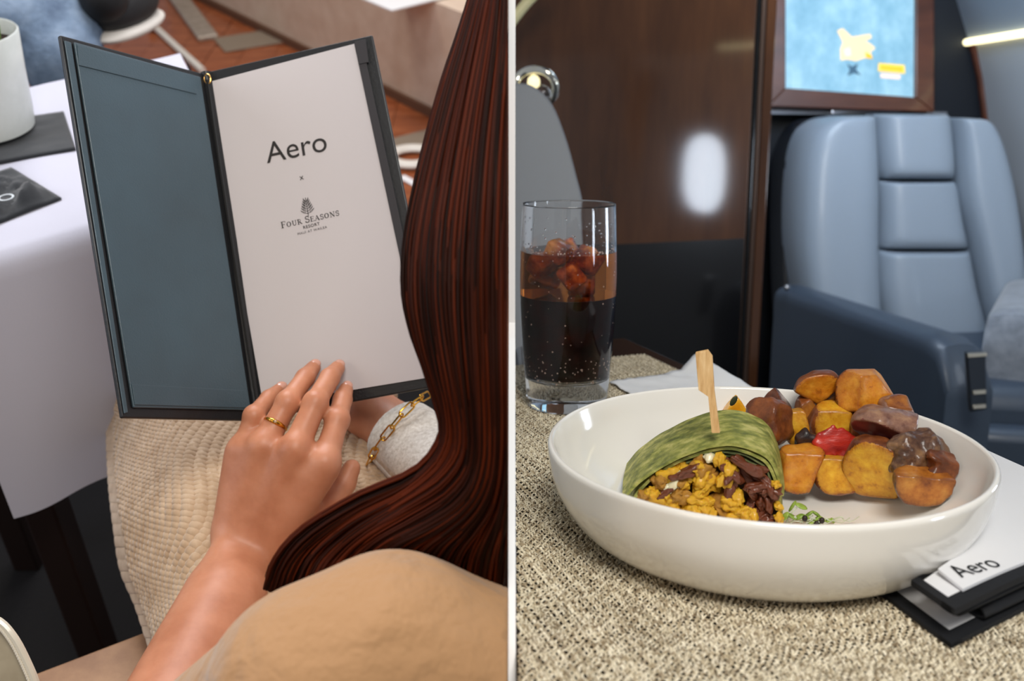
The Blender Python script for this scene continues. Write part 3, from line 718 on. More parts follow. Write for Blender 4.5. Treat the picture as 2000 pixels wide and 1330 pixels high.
def rotm(s=1.0): return (Matrix.Rotation(rs.uniform(-s, s), 3, 'X') @ Matrix.Rotation(rs.uniform(-3, 3)*s, 3, 'Y') @ Matrix.Rotation(rs.uniform(-s, s), 3, 'Z'))
egg_proto = []
for k in range(6):
    m = MB().ell((0, 0, 0), (1, .8, .8), sub=4, nz=.62, ns=1.15, seed=k+1).mesh('egg_curd'); egg_proto.append(m)
bac_proto = []
for k in range(6):
    bac_proto.append(MB().ell((0, 0, 0), (1.15, .5, .42), sub=4, nz=.55, ns=1.0, seed=k+31).mesh('bacon_piece'))
def bit(name, protos, u, h, l, s, R, mat, label=None):
    me = protos[rs.randrange(len(protos))]
    key = (me.name, mat.name)
    if not me.materials: 
        me.materials.append(mat); me.polygons.foreach_set('use_smooth', [True]*len(me.polygons))
    o = bpy.data.objects.new(name, me); COL.objects.link(o); o.parent = wrap.o
    o.matrix_local = Matrix.Translation(wpt(u, h, l)-wrap.base) @ R.to_4x4() @ Matrix.Diagonal(Vector((s[0], s[1], s[2], 1)))
    if o.material_slots[0].material != mat: o.material_slots[0].link = 'OBJECT'; o.material_slots[0].material = mat
    return o
def eggat(u, h, s, m=None, l=None): bit('egg_curd', egg_proto, u, h, rs.uniform(-.001, .005) if l is None else l, (s*wk*1000/1000, s*wk*.8, s*wk*.85), rotm(), m or (M_egg if rs.random() < .62 else M_egg2))
# egg mass left and centre
cnt = 0
while cnt < 40:
    u, h = rs.uniform(5, 62), rs.uniform(1, 46)
    if not inside(u, h, 5) or (u > 50 and rs.random() < .4): continue
    eggat(u, h, rs.uniform(5, 8.5)); cnt += 1
for (u, h, s) in ((42, 16, 6.5), (45, 9, 6), (58, 30, 6), (60, 36, 6.5), (62, 14, 6.5), (68, 9, 6.5), (74, 7, 5.5), (66, 18, 5), (54, 41, 5), (50, 6, 5), (88, 28, 3.5), (90, 14, 3.5), (91, 6, 4.5)):
    eggat(u, h, s, M_egg, -.002)
cnt = 0
while cnt < 22:
    u, h = rs.uniform(60, 90), rs.uniform(3, 40)
    if not inside(u, h, 5.5) or (u < 74 and h < 16): continue
    bit('bacon_piece', bac_proto, u, h, rs.uniform(-.001, .004), (rs.uniform(5, 9)*wk, 7*wk, 7*wk), rotm(.7), M_bac); cnt += 1
for (u, h, a) in ((36, 33, .5), (33, 31, .3), (62, 33, -.6), (74, 37, -.4), (78, 26, .15), (22, 19, .7)):
    bit('bacon_piece', bac_proto, u, h, -.003, (7*wk, 7*wk, 7*wk), Matrix.Rotation(-a, 3, 'Y'), M_bac)
for (u, h, s) in ((27, 24, 5), (24, 20, 4.5), (31, 29, 4), (48, 42, 4), (20, 17, 3.5)):
    bit('cheese_melt', [MB().ell((0, 0, 0), (1, .6, .9), sub=3, nz=.5, ns=1.3, seed=rs.randrange(99)).mesh('cheese_melt')], u, h, -.001, (s*wk, s*wk, s*wk), rotm(), M_che)

# bamboo paddle pick
pk = [(1358, 690), (1382, 685), (1391, 697), (1395, 764), (1406, 846), (1390, 846), (1383, 775), (1364, 762)]
PD = .640
pkm = MB().prism([rp(x, y, PD) for x, y in pk], (.0007, .0022, .0006))
single('bamboo_pick', pkm, pm('bamboo', 'd9b27a', .5, noise_=(60, [(.3, 'b98a4f'), (.55, 'd8b079'), (.8, 'ecd2a2')], 5), stretch=(6, 2, .5)), 'flat bamboo paddle pick stuck upright into the wrap', 'food pick', rp(1398, 846, PD), smooth=False, bevel=.0003)

# ------------------------------------------------------------------ microgreens
M_lf = pm('sprout_leaf', '86a03a', .4, noise_=(200, [(.3, '5f7d24'), (.7, 'a9bf55')])); M_st = pm('sprout_stem', 'cfd0b4', .4, sss=.2); M_sd = pm('seed_husk', '2a1d16', .5)
sprouts = [(1536, 1030, 1556, 992, 1.25), (1545, 1032, 1540, 1012, 1.0), (1562, 1031, 1567, 1013, .9), (1575, 1031, 1587, 1007, 1.0), (1590, 1031, 1600, 1017, .8), (1604, 1029, 1622, 1020, .6), (1560, 1030, 1590, 1023, .8), (1622, 1027, 1648, 1016, .4)]
slabs = ['tallest sprout with a curled leaf, beside the wrap corner', 'sprout with a round yellow-green leaf touching the wrap', 'short sprout with a dark seed husk, left of the middle', 'sprout with a light green leaf in the middle of the sprig', 'small sprout with a dark husk right of the middle', 'thin sprout leaning right near the end of the sprig', 'sprout lying flat across the sprig', 'bare curling root hair at the right end of the sprig']
for i, (x0, y0, x1, y1, ls) in enumerate(sprouts):
    d0 = .612
    a = rpl(x0, y0-8, ZF); a = a+Vector((0, 0, .001)); dd = (a-CAM).dot(rp(1000, 665, 1)-CAM)
    b = rp(x1, y1, dd-.002)
    th = Thing('microgreen_sprout', slabs[i], 'microgreen', a, group='microgreens beside the wrap')
    mid = (a+b)/2+Vector((rs.uniform(-.004, .004), -.002, .003))
    part(th, 'stem', MB().tube([Vector(q) for q in catmull([a, mid, b], 12)], .00055, 6), M_st)
    if ls > .5:
        for s_ in (-1, 1):
            R = Matrix.Rotation(s_*.7+rs.uniform(-.4, .4), 3, 'Y') @ Matrix.Rotation(rs.uniform(-.6, .6), 3, 'X')
            part(th, 'leaf', MB().ell(b+Vector((s_*.0022*ls, 0, .0012)), (.0036*ls, .0024*ls, .0011), R, sub=2), M_lf)
    if i in (2, 4, 6): part(th, 'seed_husk', MB().ell(b+Vector((.001, -.002, .001)), (.0018, .0016, .0022), sub=2), M_sd)
    if i in (0, 3, 5, 7):
        part(th, 'root_hair', MB().tube([Vector(q) for q in catmull([a, a+Vector((.006, -.004, .002)), a+Vector((.012, -.003, .0005)), a+Vector((.016, -.006, .005))], 14)], .0003, 5), M_st)

# ------------------------------------------------------------------ glass of cola
GC = rpl(1107, 789, ZT); GH = .1812; GS = 1.026
gl = Thing('cola_glass', 'tall tumbler of iced cola on the placemat', 'glass', GC)
op = catmull([(.0330, 0, 0), (.0352, 0, .003), (.0368, 0, .02), (.0398, 0, .06), (.0418, 0, .105), (.0414, 0, .145), (.0400, 0, GH-.002), (.0395, 0, GH)], 40); op = [np.array([a[0]*GS, 0, a[2]]) for a in op]
ip = catmull([(.0385, 0, GH), (.0384, 0, GH-.003), (.0397, 0, .145), (.0400, 0, .105), (.0380, 0, .06), (.0350, 0, .034), (.030, 0, .0255), (.015, 0, .024), (.0, 0, .0237)], 40); ip = [np.array([a[0]*GS, 0, a[2]]) for a in ip]
prf = [(0, .0006), (.02, .0006), (.031, 0)]+[(a[0], a[2]) for a in op]+[(max(0, a[0]), a[2]) for a in ip]; prf[-1] = (0, prf[-1][1])
M_gl = pm('clear_tumbler', 'ffffff', .015, trans=1, ior=1.47)
part(gl, 'tumbler', MB().lathe(prf, GC, 72), M_gl, sharp=70)
def innr(z): return float(np.interp(z, [a[2] for a in ip][::-1], [a[0] for a in ip][::-1]))
LT = .141; LM = .102
def liquid(z0, z1, cap=True):
    zs = np.linspace(z0, z1, 14)
    return [(0, z0)]+[(innr(max(z, .0242))+.0003 if z > .0245 else .012, z) for z in zs]+[(0, z1)]
part(gl, 'cola', MB().lathe(liquid(.0240, LM), GC, 64), pm('cola_dark', '1c0603', .3, spec=.08, noise_=(60, [(.35, '0d0302'), (.6, '230804'), (.8, '41120a')], 4)), label='nearly black cola', sharp=70)
part(gl, 'diluted_cola', MB().lathe(liquid(LM+.0001, LT), GC, 64), pm('cola_amber', 'd98440', .04, trans=1, ior=1.15), label='amber diluted cola around the ice', sharp=70)
M_ice = pm('ice_in_cola', '8a3d12', .25, coat=.6, spec=.6, noise_=(70, [(.3, '43140a'), (.46, '9a430f'), (.6, 'd07d22'), (.8, 'f0b860')], 6), bump=(120, .8, .003), sss=.3)
for i in range(8):
    a = i*2.4; r = (.010, .021, .018)[i % 3]
    zc = LM+.010+(i/8)*(LT-LM-.004)
    R = Matrix.Rotation(a, 3, 'Z') @ Matrix.Rotation(a*.7+.4, 3, 'X') @ Matrix.Rotation(i*.9, 3, 'Y')
    part(gl, 'ice_cube', MB().box(GC+Vector((r*math.cos(a), r*math.sin(a), zc)), (.0215, .019, .0175), R), M_ice, bevel=.0035, sharp=0)
bub = MB()
for i in range(260):
    a = rs.uniform(math.pi*.95, math.pi*2.05)
    z = rs.choice([rs.uniform(.026, .05), rs.uniform(.03, LT), rs.uniform(LT, LT+.004)])
    r = innr(z)+(.0006 if z < LT else -.0008)
    s_ = rs.uniform(.0003, .0009)
    bub.ell(GC+Vector((r*math.cos(a), r*math.sin(a), z)), s_, sub=1)
part(gl, 'bubbles', bub, pm('bubble', 'd9b9a6', .1, spec=.9, coat=1), kind='stuff', label='tiny bubbles inside the glass')
dr = MB()
for i in range(60):
    a = rs.uniform(math.pi*.9, math.pi*2.1); z = rs.uniform(LT+.006, GH-.008); r = innr(z)-.0002
    dr.ell(GC+Vector((r*math.cos(a), r*math.sin(a), z)), rs.uniform(.0004, .0011), sub=1)
part(gl, 'droplets', dr, pm('water_drop', 'ffffff', .02, trans=1, ior=1.33), kind='stuff', label='clear droplets above the drink')

# ------------------------------------------------------------------ paper napkin behind the bowl
nu, nv = 34, 22
c4 = [rpl(1190, 748, ZT), rpl(1290, 812, ZT), rpl(1560, 800, ZT), rpl(1372, 722, ZT)]
G = []
for i in range(nu):
    row = []
    for j in range(nv):
        u, v = i/(nu-1), j/(nv-1)
        p = (c4[0]*(1-u)+c4[3]*u)*(1-v)+(c4[1]*(1-u)+c4[2]*u)*v
        hgt = .0012+.0035*abs(noise.fractal(Vector((u*4, v*4, 2)), 1, 2, 3))+.016*math.exp(-((u-.93)/.12)**2)*max(0, 1-v*1.6)
        row.append(p+Vector((0, 0, hgt)))
    G.append(row)
single('paper_napkin', MB().grid(G), pm('tissue', 'e6e6e6', .9, bump=(150, .2, .001)), 'crumpled white paper napkin between glass and bowl', 'napkin', c4[1], solid=.0006)

# ------------------------------------------------------------------ folded cloth napkin with black hem and the word Aero
M_nap = pm('napkin_white', 'dedee0', .85, bump=(400, .15, .0006)); M_hem = pm('napkin_hem', '0b0d12', .8, bump=(350, .3, .0006))
nap = Thing('cloth_napkin', 'folded white cloth napkin with black hems printed Aero, under the bowl edge', 'napkin', rpl(1855, 1270, ZT))
cA = rpl(1857, 1268, ZT)                       # nearest corner
vL = (rpl(1705, 1152, ZT)-cA)                  # left edge, going back
vR = (rpl(2000, 1195, ZT)-cA).normalized()     # front edge, going right
vLn = vL.normalized(); LLn = .20; A1 = .19
def amin(b, z):
    R_ = BK*float(np.interp(z, [0, .003, .010, .022, .036, .05], [.094, .100, .114, .127, .136, .139]))+.0015
    a = 0.0
    while a < .3 and (npt(a, b, 0)-BC).xy.length < R_: a += .002
    return a
def npt(a, b, z): return cA+vR*a+vLn*b+Vector((0, 0, z))
def slab(a0, b0, a1, b1, z, th, wave=0, seed=0, na=24, nb=20, lift=None):
    T = []; Bt = []
    for i in range(na):
        r1 = []; r2 = []
        for j in range(nb):
            b = b0+(b1-b0)*j/(nb-1); as_ = max(a0, amin(b, z+th)); a = as_+(max(a1, as_+.001)-as_)*i/(na-1)
            dz = wave*noise.noise(Vector((a*18, b*18, seed)))+(lift(a, b) if lift else 0)
            r1.append(npt(a, b, z+th+dz)); r2.append(npt(a, b, z+dz))
        T.append(r1); Bt.append(r2)
    m = MB().grid(T); m.grid(Bt); o = na*nb
    E = [i*nb for i in range(na)]+[(na-1)*nb+j for j in range(1, nb)]+[i*nb+nb-1 for i in range(na-2, -1, -1)]+[j for j in range(nb-2, 0, -1)]
    for q in range(len(E)): m.f.append((E[q], E[(q+1) % len(E)], E[(q+1) % len(E)]+o, E[q]+o)); m.m.append(0)
    return m
# bottom layer, its hem, two rolled folds, upper layers
hem = .009
part(nap, 'lower_layer', slab(hem, hem, A1, LLn, .0010, .0016, .0004), M_nap, sharp=50)
def hemtube(pts, r=.0026, fl_=.8): return MB().tube(pts, r, 10, flat=fl_)
part(nap, 'hem', slab(0, 0, hem, .075, .0004, .0024, .0003, 2, 5, 30), M_hem, sharp=50)
part(nap, 'hem', slab(0, 0, A1, hem, .0004, .0026, .0004, 3, 30, 5), M_hem, sharp=50)
# rolled folds along the front: black loops seen end-on from the left
def roll(a0, b0, zc, r1, r2, a1, tilt):
    m = MB(); P = []
    nseg = 26
    for k in range(14):
        t = k/13; a = a0+(a1-a0)*t; row = []
        for q in range(nseg):
            ang = 2*math.pi*q/nseg
            row.append(npt(a, b0+tilt*t+r1*math.cos(ang), zc+r2*math.sin(ang)))
        P.append(row+[row[0]])
    m.grid(P); return m
part(nap, 'rolled_fold', roll(.032, .014, .0070, .0125, .0042, A1, -.002), M_hem, normals=False, solid=.0016, sharp=60)
part(nap, 'rolled_fold', roll(.010, .015, .0146, .0125, .0040, A1, -.002), M_hem, normals=False, solid=.0016, sharp=60)
part(nap, 'filler_layer', slab(.02, .026, A1, LLn, .0045, .0130, .0004, 4), M_nap, sharp=50)
lf = lambda a, b: .0008*math.sin(a*40)
part(nap, 'upper_layer', slab(.006, .010, A1, LLn, .0192, .0020, .0005, 5, lift=lf), M_nap, sharp=50)
part(nap, 'hem', slab(-.002, .002, .006, .07, .0180, .0032, .0004, 6, 5, 30, lift=lf), M_hem, sharp=50)
part(nap, 'hem', slab(-.002, .000, A1, .010, .0180, .0036, .0004, 7, 30, 5, lift=lf), M_hem, sharp=50)
lt_ = lambda a, b: .0008*math.sin(a*40)+.003*math.exp(-((b-.03)/.02)**2)*max(0, 1-a*8)
top = part(nap, 'top_fold', slab(.016, .008, A1, LLn, .0213, .0016, .0004, 8, lift=lt_), M_nap, sharp=50)
t0 = rpl(1878, 1134, ZT+.0235); t1 = rpl(1958, 1108, ZT+.0235); tx = (t1-t0); tw = tx.length
tu = Vector((-tx.y, tx.x, 0)).normalized()
tmb = text_mb('Aero', t0, tx, tu, 1, 0, width=tw); cv_ = []
det_ = vR.x*vLn.y-vR.y*vLn.x
for v in tmb.v:
    dx, dy = v[0]-cA.x, v[1]-cA.y
    a_ = (dx*vLn.y-dy*vLn.x)/det_; b_ = (vR.x*dy-vR.y*dx)/det_
    cv_.append((v[0], v[1], ZT+.0213+.0016+.0004*noise.noise(Vector((a_*18, b_*18, 8)))+lt_(a_, b_)+.0005))
tmb.v = cv_
part(nap, 'lettering', tmb, pm('ink', '15171b', .6), smooth=False, parent=top, label='black printed word Aero', normals=False)

# ================================================================== LOUNGE (left)
ZTL = .74
M_floor = pm('red_wood_floor', 'a0522d', .35, coat=.3, noise_=(6, [(.25, '6e3419'), (.5, '96502c'), (.75, 'b06a42')], 6), stretch=(1, 5, 1))
M_beige = pm('beige_bench', 'dcc4ae', .8, noise_=(12, [(.3, 'd4baa4'), (.7, 'e4cfbb')], 3))
# floor boards running away: each board its own piece
fo = struct('floor_lounge', MB().box((-1.5, 2.2, -.02), (2.99, 5.6, .02)), pm('floor_base', '3a1c10', .7), 'L', label='reddish wooden lounge floor', smooth=False)
bd = MB().box((0, 0, 0), (.116, 5.5, .01)).mesh('plank')
bd.materials.append(M_floor)
for i in range(25):
    o = bpy.data.objects.new('plank', bd); COL.objects.link(o); o.parent = fo; o.location = (-.07-.118*i, 2.2, -.005-.0006*(i % 3))
# beige bench with a paper on it
b0 = lpl(390, 0, 0); b1 = lpl(850, 230, 0); bdv = (b1-b0).normalized(); bnv = Vector((-bdv.y, bdv.x, 0))
if bnv.y < 0: bnv = -bnv
b0 = b0-bdv*.35; b1 = b1+bdv*.02
tmax = (-.004-b1.x)/bdv.x; b1 = b1+bdv*max(0, tmax)
bt = Thing('beige_bench', 'long beige upholstered bench across the far floor', 'bench', (b0+b1)/2, 'L')
part(bt, 'body', MB().prism([b0, b1, b1+bnv*.5, b0+bnv*.5], (0, 0, .36)), M_beige, bevel=.03, clip=True)
part(bt, 'kick_strip', MB().prism([b0-bnv*.012, b1-bnv*.012, b1, b0], (0, 0, .03)), pm('kick', '6b4b38', .6), smooth=False, clip=True)
pp_ = lpl(750, 4, .366)
single('paper_sheet', MB().box(pp_+bnv*.10, (.16, .26, .004), Matrix.Rotation(math.atan2(bdv.y, bdv.x), 3, 'Z')), pm('paper_white', 'f4f4f6', .7), 'bright white paper on the beige bench at the top edge', 'paper', pp_, 'L', smooth=False)
# flat fittings on the floor
M_fit = pm('floor_metal', 'a99d90', .35, metal=.3, noise_=(30, [(.3, '948879'), (.7, 'b9aea2')]))
def flat_strip(name, label, cat, a, b, w, th, mat, base=None):
    a = Vector(a); b = Vector(b); ax = (b-a).normalized(); nr = Vector((-ax.y, ax.x, 0))*w/2
    return single(name, MB().prism([a-nr, b-nr, b+nr, a+nr], (0, 0, th)), mat, label, cat, a, 'L', bevel=th*.3, smooth=False)
flat_strip('floor_rail', 'long grey metal floor rail above the open menu', 'rail', lpl(338, -15, 0), lpl(408, 80, 0), .075, .02, M_fit)
flat_strip('floor_plate', 'dull grey floor plate right of the long rail', 'plate', lpl(428, 90, 0), lpl(540, 72, 0), .16, .006, pm('dull_plate', '8a7c6c', .5))
flat_strip('floor_plate', 'grey floor plate beside the hair, above the white ring', 'plate', lpl(770, 288, 0), lpl(870, 262, 0), .10, .006, pm('dull_plate', '8a7c6c', .5))
flat_strip('white_sliver', 'small white sliver on the floor beneath the white ring', 'scrap', lpl(784, 346, 0), lpl(824, 368, 0), .022, .004, pm('paper_white', 'f4f4f6'))
rc = lpl(806, 313, 0); rr_ = .055
ringp = [rc+Vector((rr_*1.15*math.cos(a), rr_*math.sin(a), .012)) for a in np.linspace(0, 2*math.pi, 33)[:-1]]
single('white_ring', MB().tube(ringp, .019, 10, closed=True, flat=.6), pm('white_plastic', 'e9e4da', .4), 'white plastic ring lying on the wood floor beside the hair', 'ring', rc, 'L')
wr = Thing('power_cable', 'straight white cable with a round brown end behind the menu', 'cable', lpl(302, 52, 0), 'L')
part(wr, 'cable_run', MB().tube([lpl(302, 52, .012), lpl(345, 92, .012), lpl(396, 138, .012)], .012, 8), pm('white_plastic', 'e9e4da'))
part(wr, 'end_knob', MB().ell(lpl(300, 50, .02), (.028, .028, .02)), pm('knob_brown', 'a8795c', .4))

# ------------------------------------------------------------------ table with white cloth
FA = lpl(-160, 535, ZTL); FB0 = lpl(215, 430, ZTL)
RA = lpl(333, 103, ZTL); RB = lpl(400, 140, ZTL)
def isect(p, q, r, s):
    d1 = q-p; d2 = s-r; den = d1.x*d2.y-d1.y*d2.x; t = ((r.x-p.x)*d2.y-(r.y-p.y)*d2.x)/den; return p+d1*t
FB = isect(FA, FB0, lpl(480, 600, ZTL), lpl(480, 200, ZTL))
RA = lpl(352, 106, ZTL)
BA = lpl(60, 172, ZTL); BB = RA; BAx = BB+(BA-BB)*2.2
shade_sheet = single('floor_shade_sheet', MB().box((-1.2, .95, .003), (2.3, 1.7, .006)), pm('painted_floor_shade', '070404', .95, bump=(150, .4, .003)), 'near-black sheet painting in the shade under the cloth-covered table', 'shade_sheet', (-1.2, .95, 0), 'L', smooth=False)  # dark sheet paints in the shade on the floor under the table
tb = Thing('lounge_table', 'table standing under the white tablecloth', 'table', ((FA+FB+BB+BAx)/4) - Vector((0, 0, ZTL)), 'L')
part(tb, 'table_top', MB().prism([p-Vector((0, 0, .03)) for p in (FA, FB, BB, BAx)], (0, 0, .026)), pm('table_wood', '1c0f0a', .5), smooth=False)
cen = (FA+FB+BB+BAx)/4
for p in (FA, FB, BB, BAx):
    q = p+(cen-p)*.22
    part(tb, 'leg', MB().box((q.x, q.y, .355), (.04, .04, .70)), pm('table_wood', '3b2418'), smooth=False, bevel=.004)
M_cloth = pm('white_tablecloth', 'bab9c5', .85, bump=(350, .12, .0008), sheen=.2)
NU, NV = 60, 40
rows = []
hemz = .435
for i in range(NU):
    u = i/(NU-1)*1.0
    f = FA+(FB-FA)*u; bk_ = BAx+(BB-BAx)*u; row = []
    for j in range(NV+24):
        if j < NV:
            p = f+(bk_-f)*(1-j/(NV-1)); p = p+Vector((0, 0, .0015+.0012*noise.noise(Vector((u*7, j*.2, 1)))))
            if j > NV-4: p.z -= .003*(j-NV+4)/3
        else:
            k = (j-NV+1)/24
            fd = (FB-FA).normalized(); nd = Vector((fd.y, -fd.x, 0))
            wv = math.sin(u*7+.6)*.007+math.sin(u*19)*.003
            p = f+nd*(.006+wv*k+.012*math.sqrt(k))+Vector((0, 0, -.003-(ZTL-hemz)*k+.004*k*math.sin(u*5)))
        row.append(p)
    rows.append(row)
# right-hand drop
side = []
for i in range(NV):
    t = i/(NV-1); p = FB+(BB-FB)*t; row = []
    sd_ = (BB-FB).normalized(); nd = Vector((sd_.y, -sd_.x, 0))
    for k in range(16):
        q = k/15
        row.append(p+nd*(.004+.012*math.sqrt(q)+.010*q*math.sin(t*11))+Vector((0, 0, .0012-(ZTL-hemz-.02)*q)))
    side.append(row)
tc_ = MB().grid(rows); tc_.grid(side)
single('tablecloth', tc_, M_cloth, 'white tablecloth hanging over the table at the far left', 'tablecloth', (FA+FB)/2, 'L', normals=False, solid=0, sharp=60)

# napkins on the table
M_bn = pm('black_cloth', '16191d', .9, sheen=.3, bump=(250, .2, .0008))
def soft_quad(c, h, seed, z0, nu=26, nv=22, thick=.003):
    G = []
    for i in range(nu):
        row = []
        for j in range(nv):
            u, v = i/(nu-1), j/(nv-1)
            p = (c[0]*(1-u)+c[1]*u)*(1-v)+(c[3]*(1-u)+c[2]*u)*v
            e = min(u, 1-u, v, 1-v)
            row.append(p+Vector((0, 0, z0+h*abs(noise.fractal(Vector((u*2.2+seed, v*2.2, seed)), 1, 2, 3))*min(1, e*6))))
        G.append(row)
    return MB().grid(G)
q1 = [lpl(-130, 348, ZTL), lpl(150, 297, ZTL), lpl(126, 224, ZTL), lpl(-130, 262, ZTL)]
single('black_napkin', soft_quad(q1, .003, 3, .005), M_bn, 'flat black cloth napkin under the white flower pot', 'napkin', q1[1], 'L', group='black napkins', solid=.003)
q2 = [lpl(-90, 476, ZTL), lpl(122, 394, ZTL), lpl(24, 334, ZTL), lpl(-110, 378, ZTL)]
n2 = Thing('black_napkin', 'crumpled black napkin with pale lettering at the table edge', 'napkin', q2[1], 'L', 'black napkins')
part(n2, 'cloth', soft_quad(q2, .022, 8, .005), M_bn, solid=.003)
ta = lpl(-75, 425, ZTL+.014); tb_ = lpl(34, 392, ZTL+.014); tx = tb_-ta
part(n2, 'lettering', text_mb('AERO', ta, tx, Vector((-tx.y, tx.x, 0)), 1, .004, width=tx.length), pm('pale_ink', 'c3c9cc', .6), smooth=False, normals=False, label='pale printed lettering')

# flower pot
PC = lpl(-16, 268, ZTL)+Vector((0, 0, .009))
pot = Thing('flower_pot', 'white ceramic pot with an orange tulip on the table', 'flower pot', PC, 'L')
M_pot = pm('pot_white', 'd7dbd6', .4, coat=.2, noise_=(14, [(.3, 'c6cbc5'), (.7, 'e0e3de')], 4))
PH = .118
pp2 = [(0, 0), (.046, 0), (.052, .003), (.0545, .02), (.058, .07), (.0625, PH-.002), (.061, PH), (.0590, PH-.002), (.0570, PH-.02), (0, PH-.02)]
part(pot, 'pot', MB().lathe(pp2, PC, 56), M_pot, sharp=50)
part(pot, 'soil', MB().lathe([(0, PH-.018), (.0575, PH-.018)], PC, 40), pm('soil', '2a1c12', .95), normals=False)
M_pet = pm('tulip_orange', 'd97b22', .45, noise_=(30, [(.3, 'b8501a'), (.7, 'e39a3a')]), sss=.2); M_gr = pm('tulip_leaf', '5f8a3c', .45, noise_=(20, [(.3, '416b28'), (.7, '8bb05a')]))
def leaf(base, tip, w, bow, n=14):
    base = Vector(base); tip = Vector(tip); ax = tip-base; sdv = ax.cross(Vector((0, -1, .3))).normalized(); G = []
    for i in range(n):
        t = i/(n-1); ww = w*math.sin(math.pi*min(1, .12+t*.88))**.8; c = base+ax*t+Vector((0, 0, 1))*bow*math.sin(math.pi*t)
        G.append([c+sdv*ww*(k/4-.5)*2+Vector((0, .35*ww*abs(k/4-.5)*2, 0)) for k in range(5)])
    return MB().grid(G)
for (dx, dy, tx_, tz, w) in ((.030, -.02, .040, .182, .012), (.035, .0, .052, .175, .010), (.0, -.025, .02, .175, .013), (-.01, .01, -.06, .20, .016), (.034, -.03, .030, .172, .009)):
    part(pot, 'leaf', leaf(PC+Vector((dx, dy, PH-.02)), PC+Vector((tx_, dy-.02, tz-.032)), w, .012), M_gr, solid=.0012)
fcn = PC+Vector((.012, -.02, .134))
part(pot, 'stem', MB().tube([PC+Vector((0, 0, PH-.02)), fcn-Vector((0, 0, .025))], .004, 8), M_gr)
for k in range(6):
    a = k*math.pi/3
    part(pot, 'petal', MB().ell(fcn+Vector((.012*math.cos(a), .012*math.sin(a), 0)), (.013, .005, .027), Matrix.Rotation(a+math.pi/2, 3, 'Z') @ Matrix.Rotation(.15, 3, 'X'), sub=2), M_pet)

# ------------------------------------------------------------------ seated person in jeans across the table
def mesh_part(th, name, sdf, mat, it=3, clip=False, label=None):
    V, F = sdf.mesh(); V = smooth_mesh(V, F, it); m = mb_from(V, F)
    return part(th, name, m, mat, sharp=0, normals=False, clip=clip, label=label)
hipR = lp(-120, -60, 2.05); kneeR = lp(120, 105, 1.78); hipL = lp(-160, -40, 1.95); kneeL = lp(-40, 40, 1.72); ankL = lp(150, 36, 1.80)
footR = Vector((kneeR.x+.02, kneeR.y+.03, .07))
chest = hipR+Vector((-.05, .10, .48)); 
pj = Thing('person', 'seated person in blue jeans and black shoe across the table', 'person', Vector((hipR.x, hipR.y, 0)), 'L')
allp = np.array([tuple(p) for p in (hipR, kneeR, hipL, kneeL, ankL, footR, chest)])
lo, hi = allp.min(0)-.2, allp.max(0)+.2; hi[2] += .35
g = SDF(lo, hi, .010)
g.cone(hipR, kneeR, .095, .066, .03).cone(kneeR, footR+Vector((0, 0, .06)), .066, .052, .02).cone(hipL, kneeL, .095, .066, .03).cone(kneeL, ankL, .066, .050, .02).cone(hipR, hipL, .12, .12, .04)
mesh_part(pj, 'jeans', g, pm('denim', '6b7d93', .9, noise_=(14, [(.3, '45546a'), (.5, '6b7d92'), (.75, '8d9db0')], 5), bump=(60, .5, .008)))
g = SDF(lo, hi, .010); wst = (hipR+hipL)/2
g.cone(wst+Vector((0, 0, .08)), chest, .13, .15, .05).cone(chest+Vector((-.16, 0, .03)), wst+Vector((-.24, -.02, .2)), .06, .05, .03).cone(chest+Vector((.16, 0, .03)), wst+Vector((.22, -.05, .18)), .06, .05, .03)
mesh_part(pj, 'shirt', g, pm('shirt_grey', '4a4f58', .9))
g = SDF(lo, hi, .008)
hd = chest+Vector((0, -.02, .34))
g.ell(hd, (.075, .095, .115)).cone(chest+Vector((0, 0, .12)), hd, .055, .05, .02).ell(hd+Vector((0, -.1, -.01)), (.014, .02, .022), .01).ell(hd+Vector((.078, .01, 0)), (.012, .02, .03), .005).ell(hd+Vector((-.078, .01, 0)), (.012, .02, .03), .005)
M_skin_h = pm('skin_tan', 'b5805f', .5, sss=.15)
mesh_part(pj, 'body', g, M_skin_h)
part(pj, 'hair', MB().ell(hd+Vector((0, .02, .035)), (.083, .095, .095), sub=3, nz=.06), pm('hair_dark', '1c1410', .6))
def shoe(p, dirv, name_th):
    dirv = Vector(dirv).normalized(); upv = Vector((0, 0, 1)); sd_ = dirv.cross(upv).normalized(); upv = sd_.cross(dirv)
    R = Matrix((dirv, sd_, upv)).transposed()
    s = MB().ell(p+dirv*.07+upv*.0, (.10, .042, .042), R, sub=3); s.ell(p+upv*.035, (.05, .04, .05), R, sub=3)
    a = part(name_th, 'shoe', s, pm('shoe_black', '121214', .6), label='black shoe')
    so = MB().ell(p+dirv*.07-upv*.036, (.108, .046, .016), R, sub=3)
    part(name_th, 'sole', so, pm('sole_white', 'd9d2c8', .6), parent=a, label='white sole')
shoe(ankL+Vector((.055, 0, .005)), (.16, 1, -.05), pj)
shoe(footR+Vector((0, -.02, -.02)), (.2, -1, 0), pj)

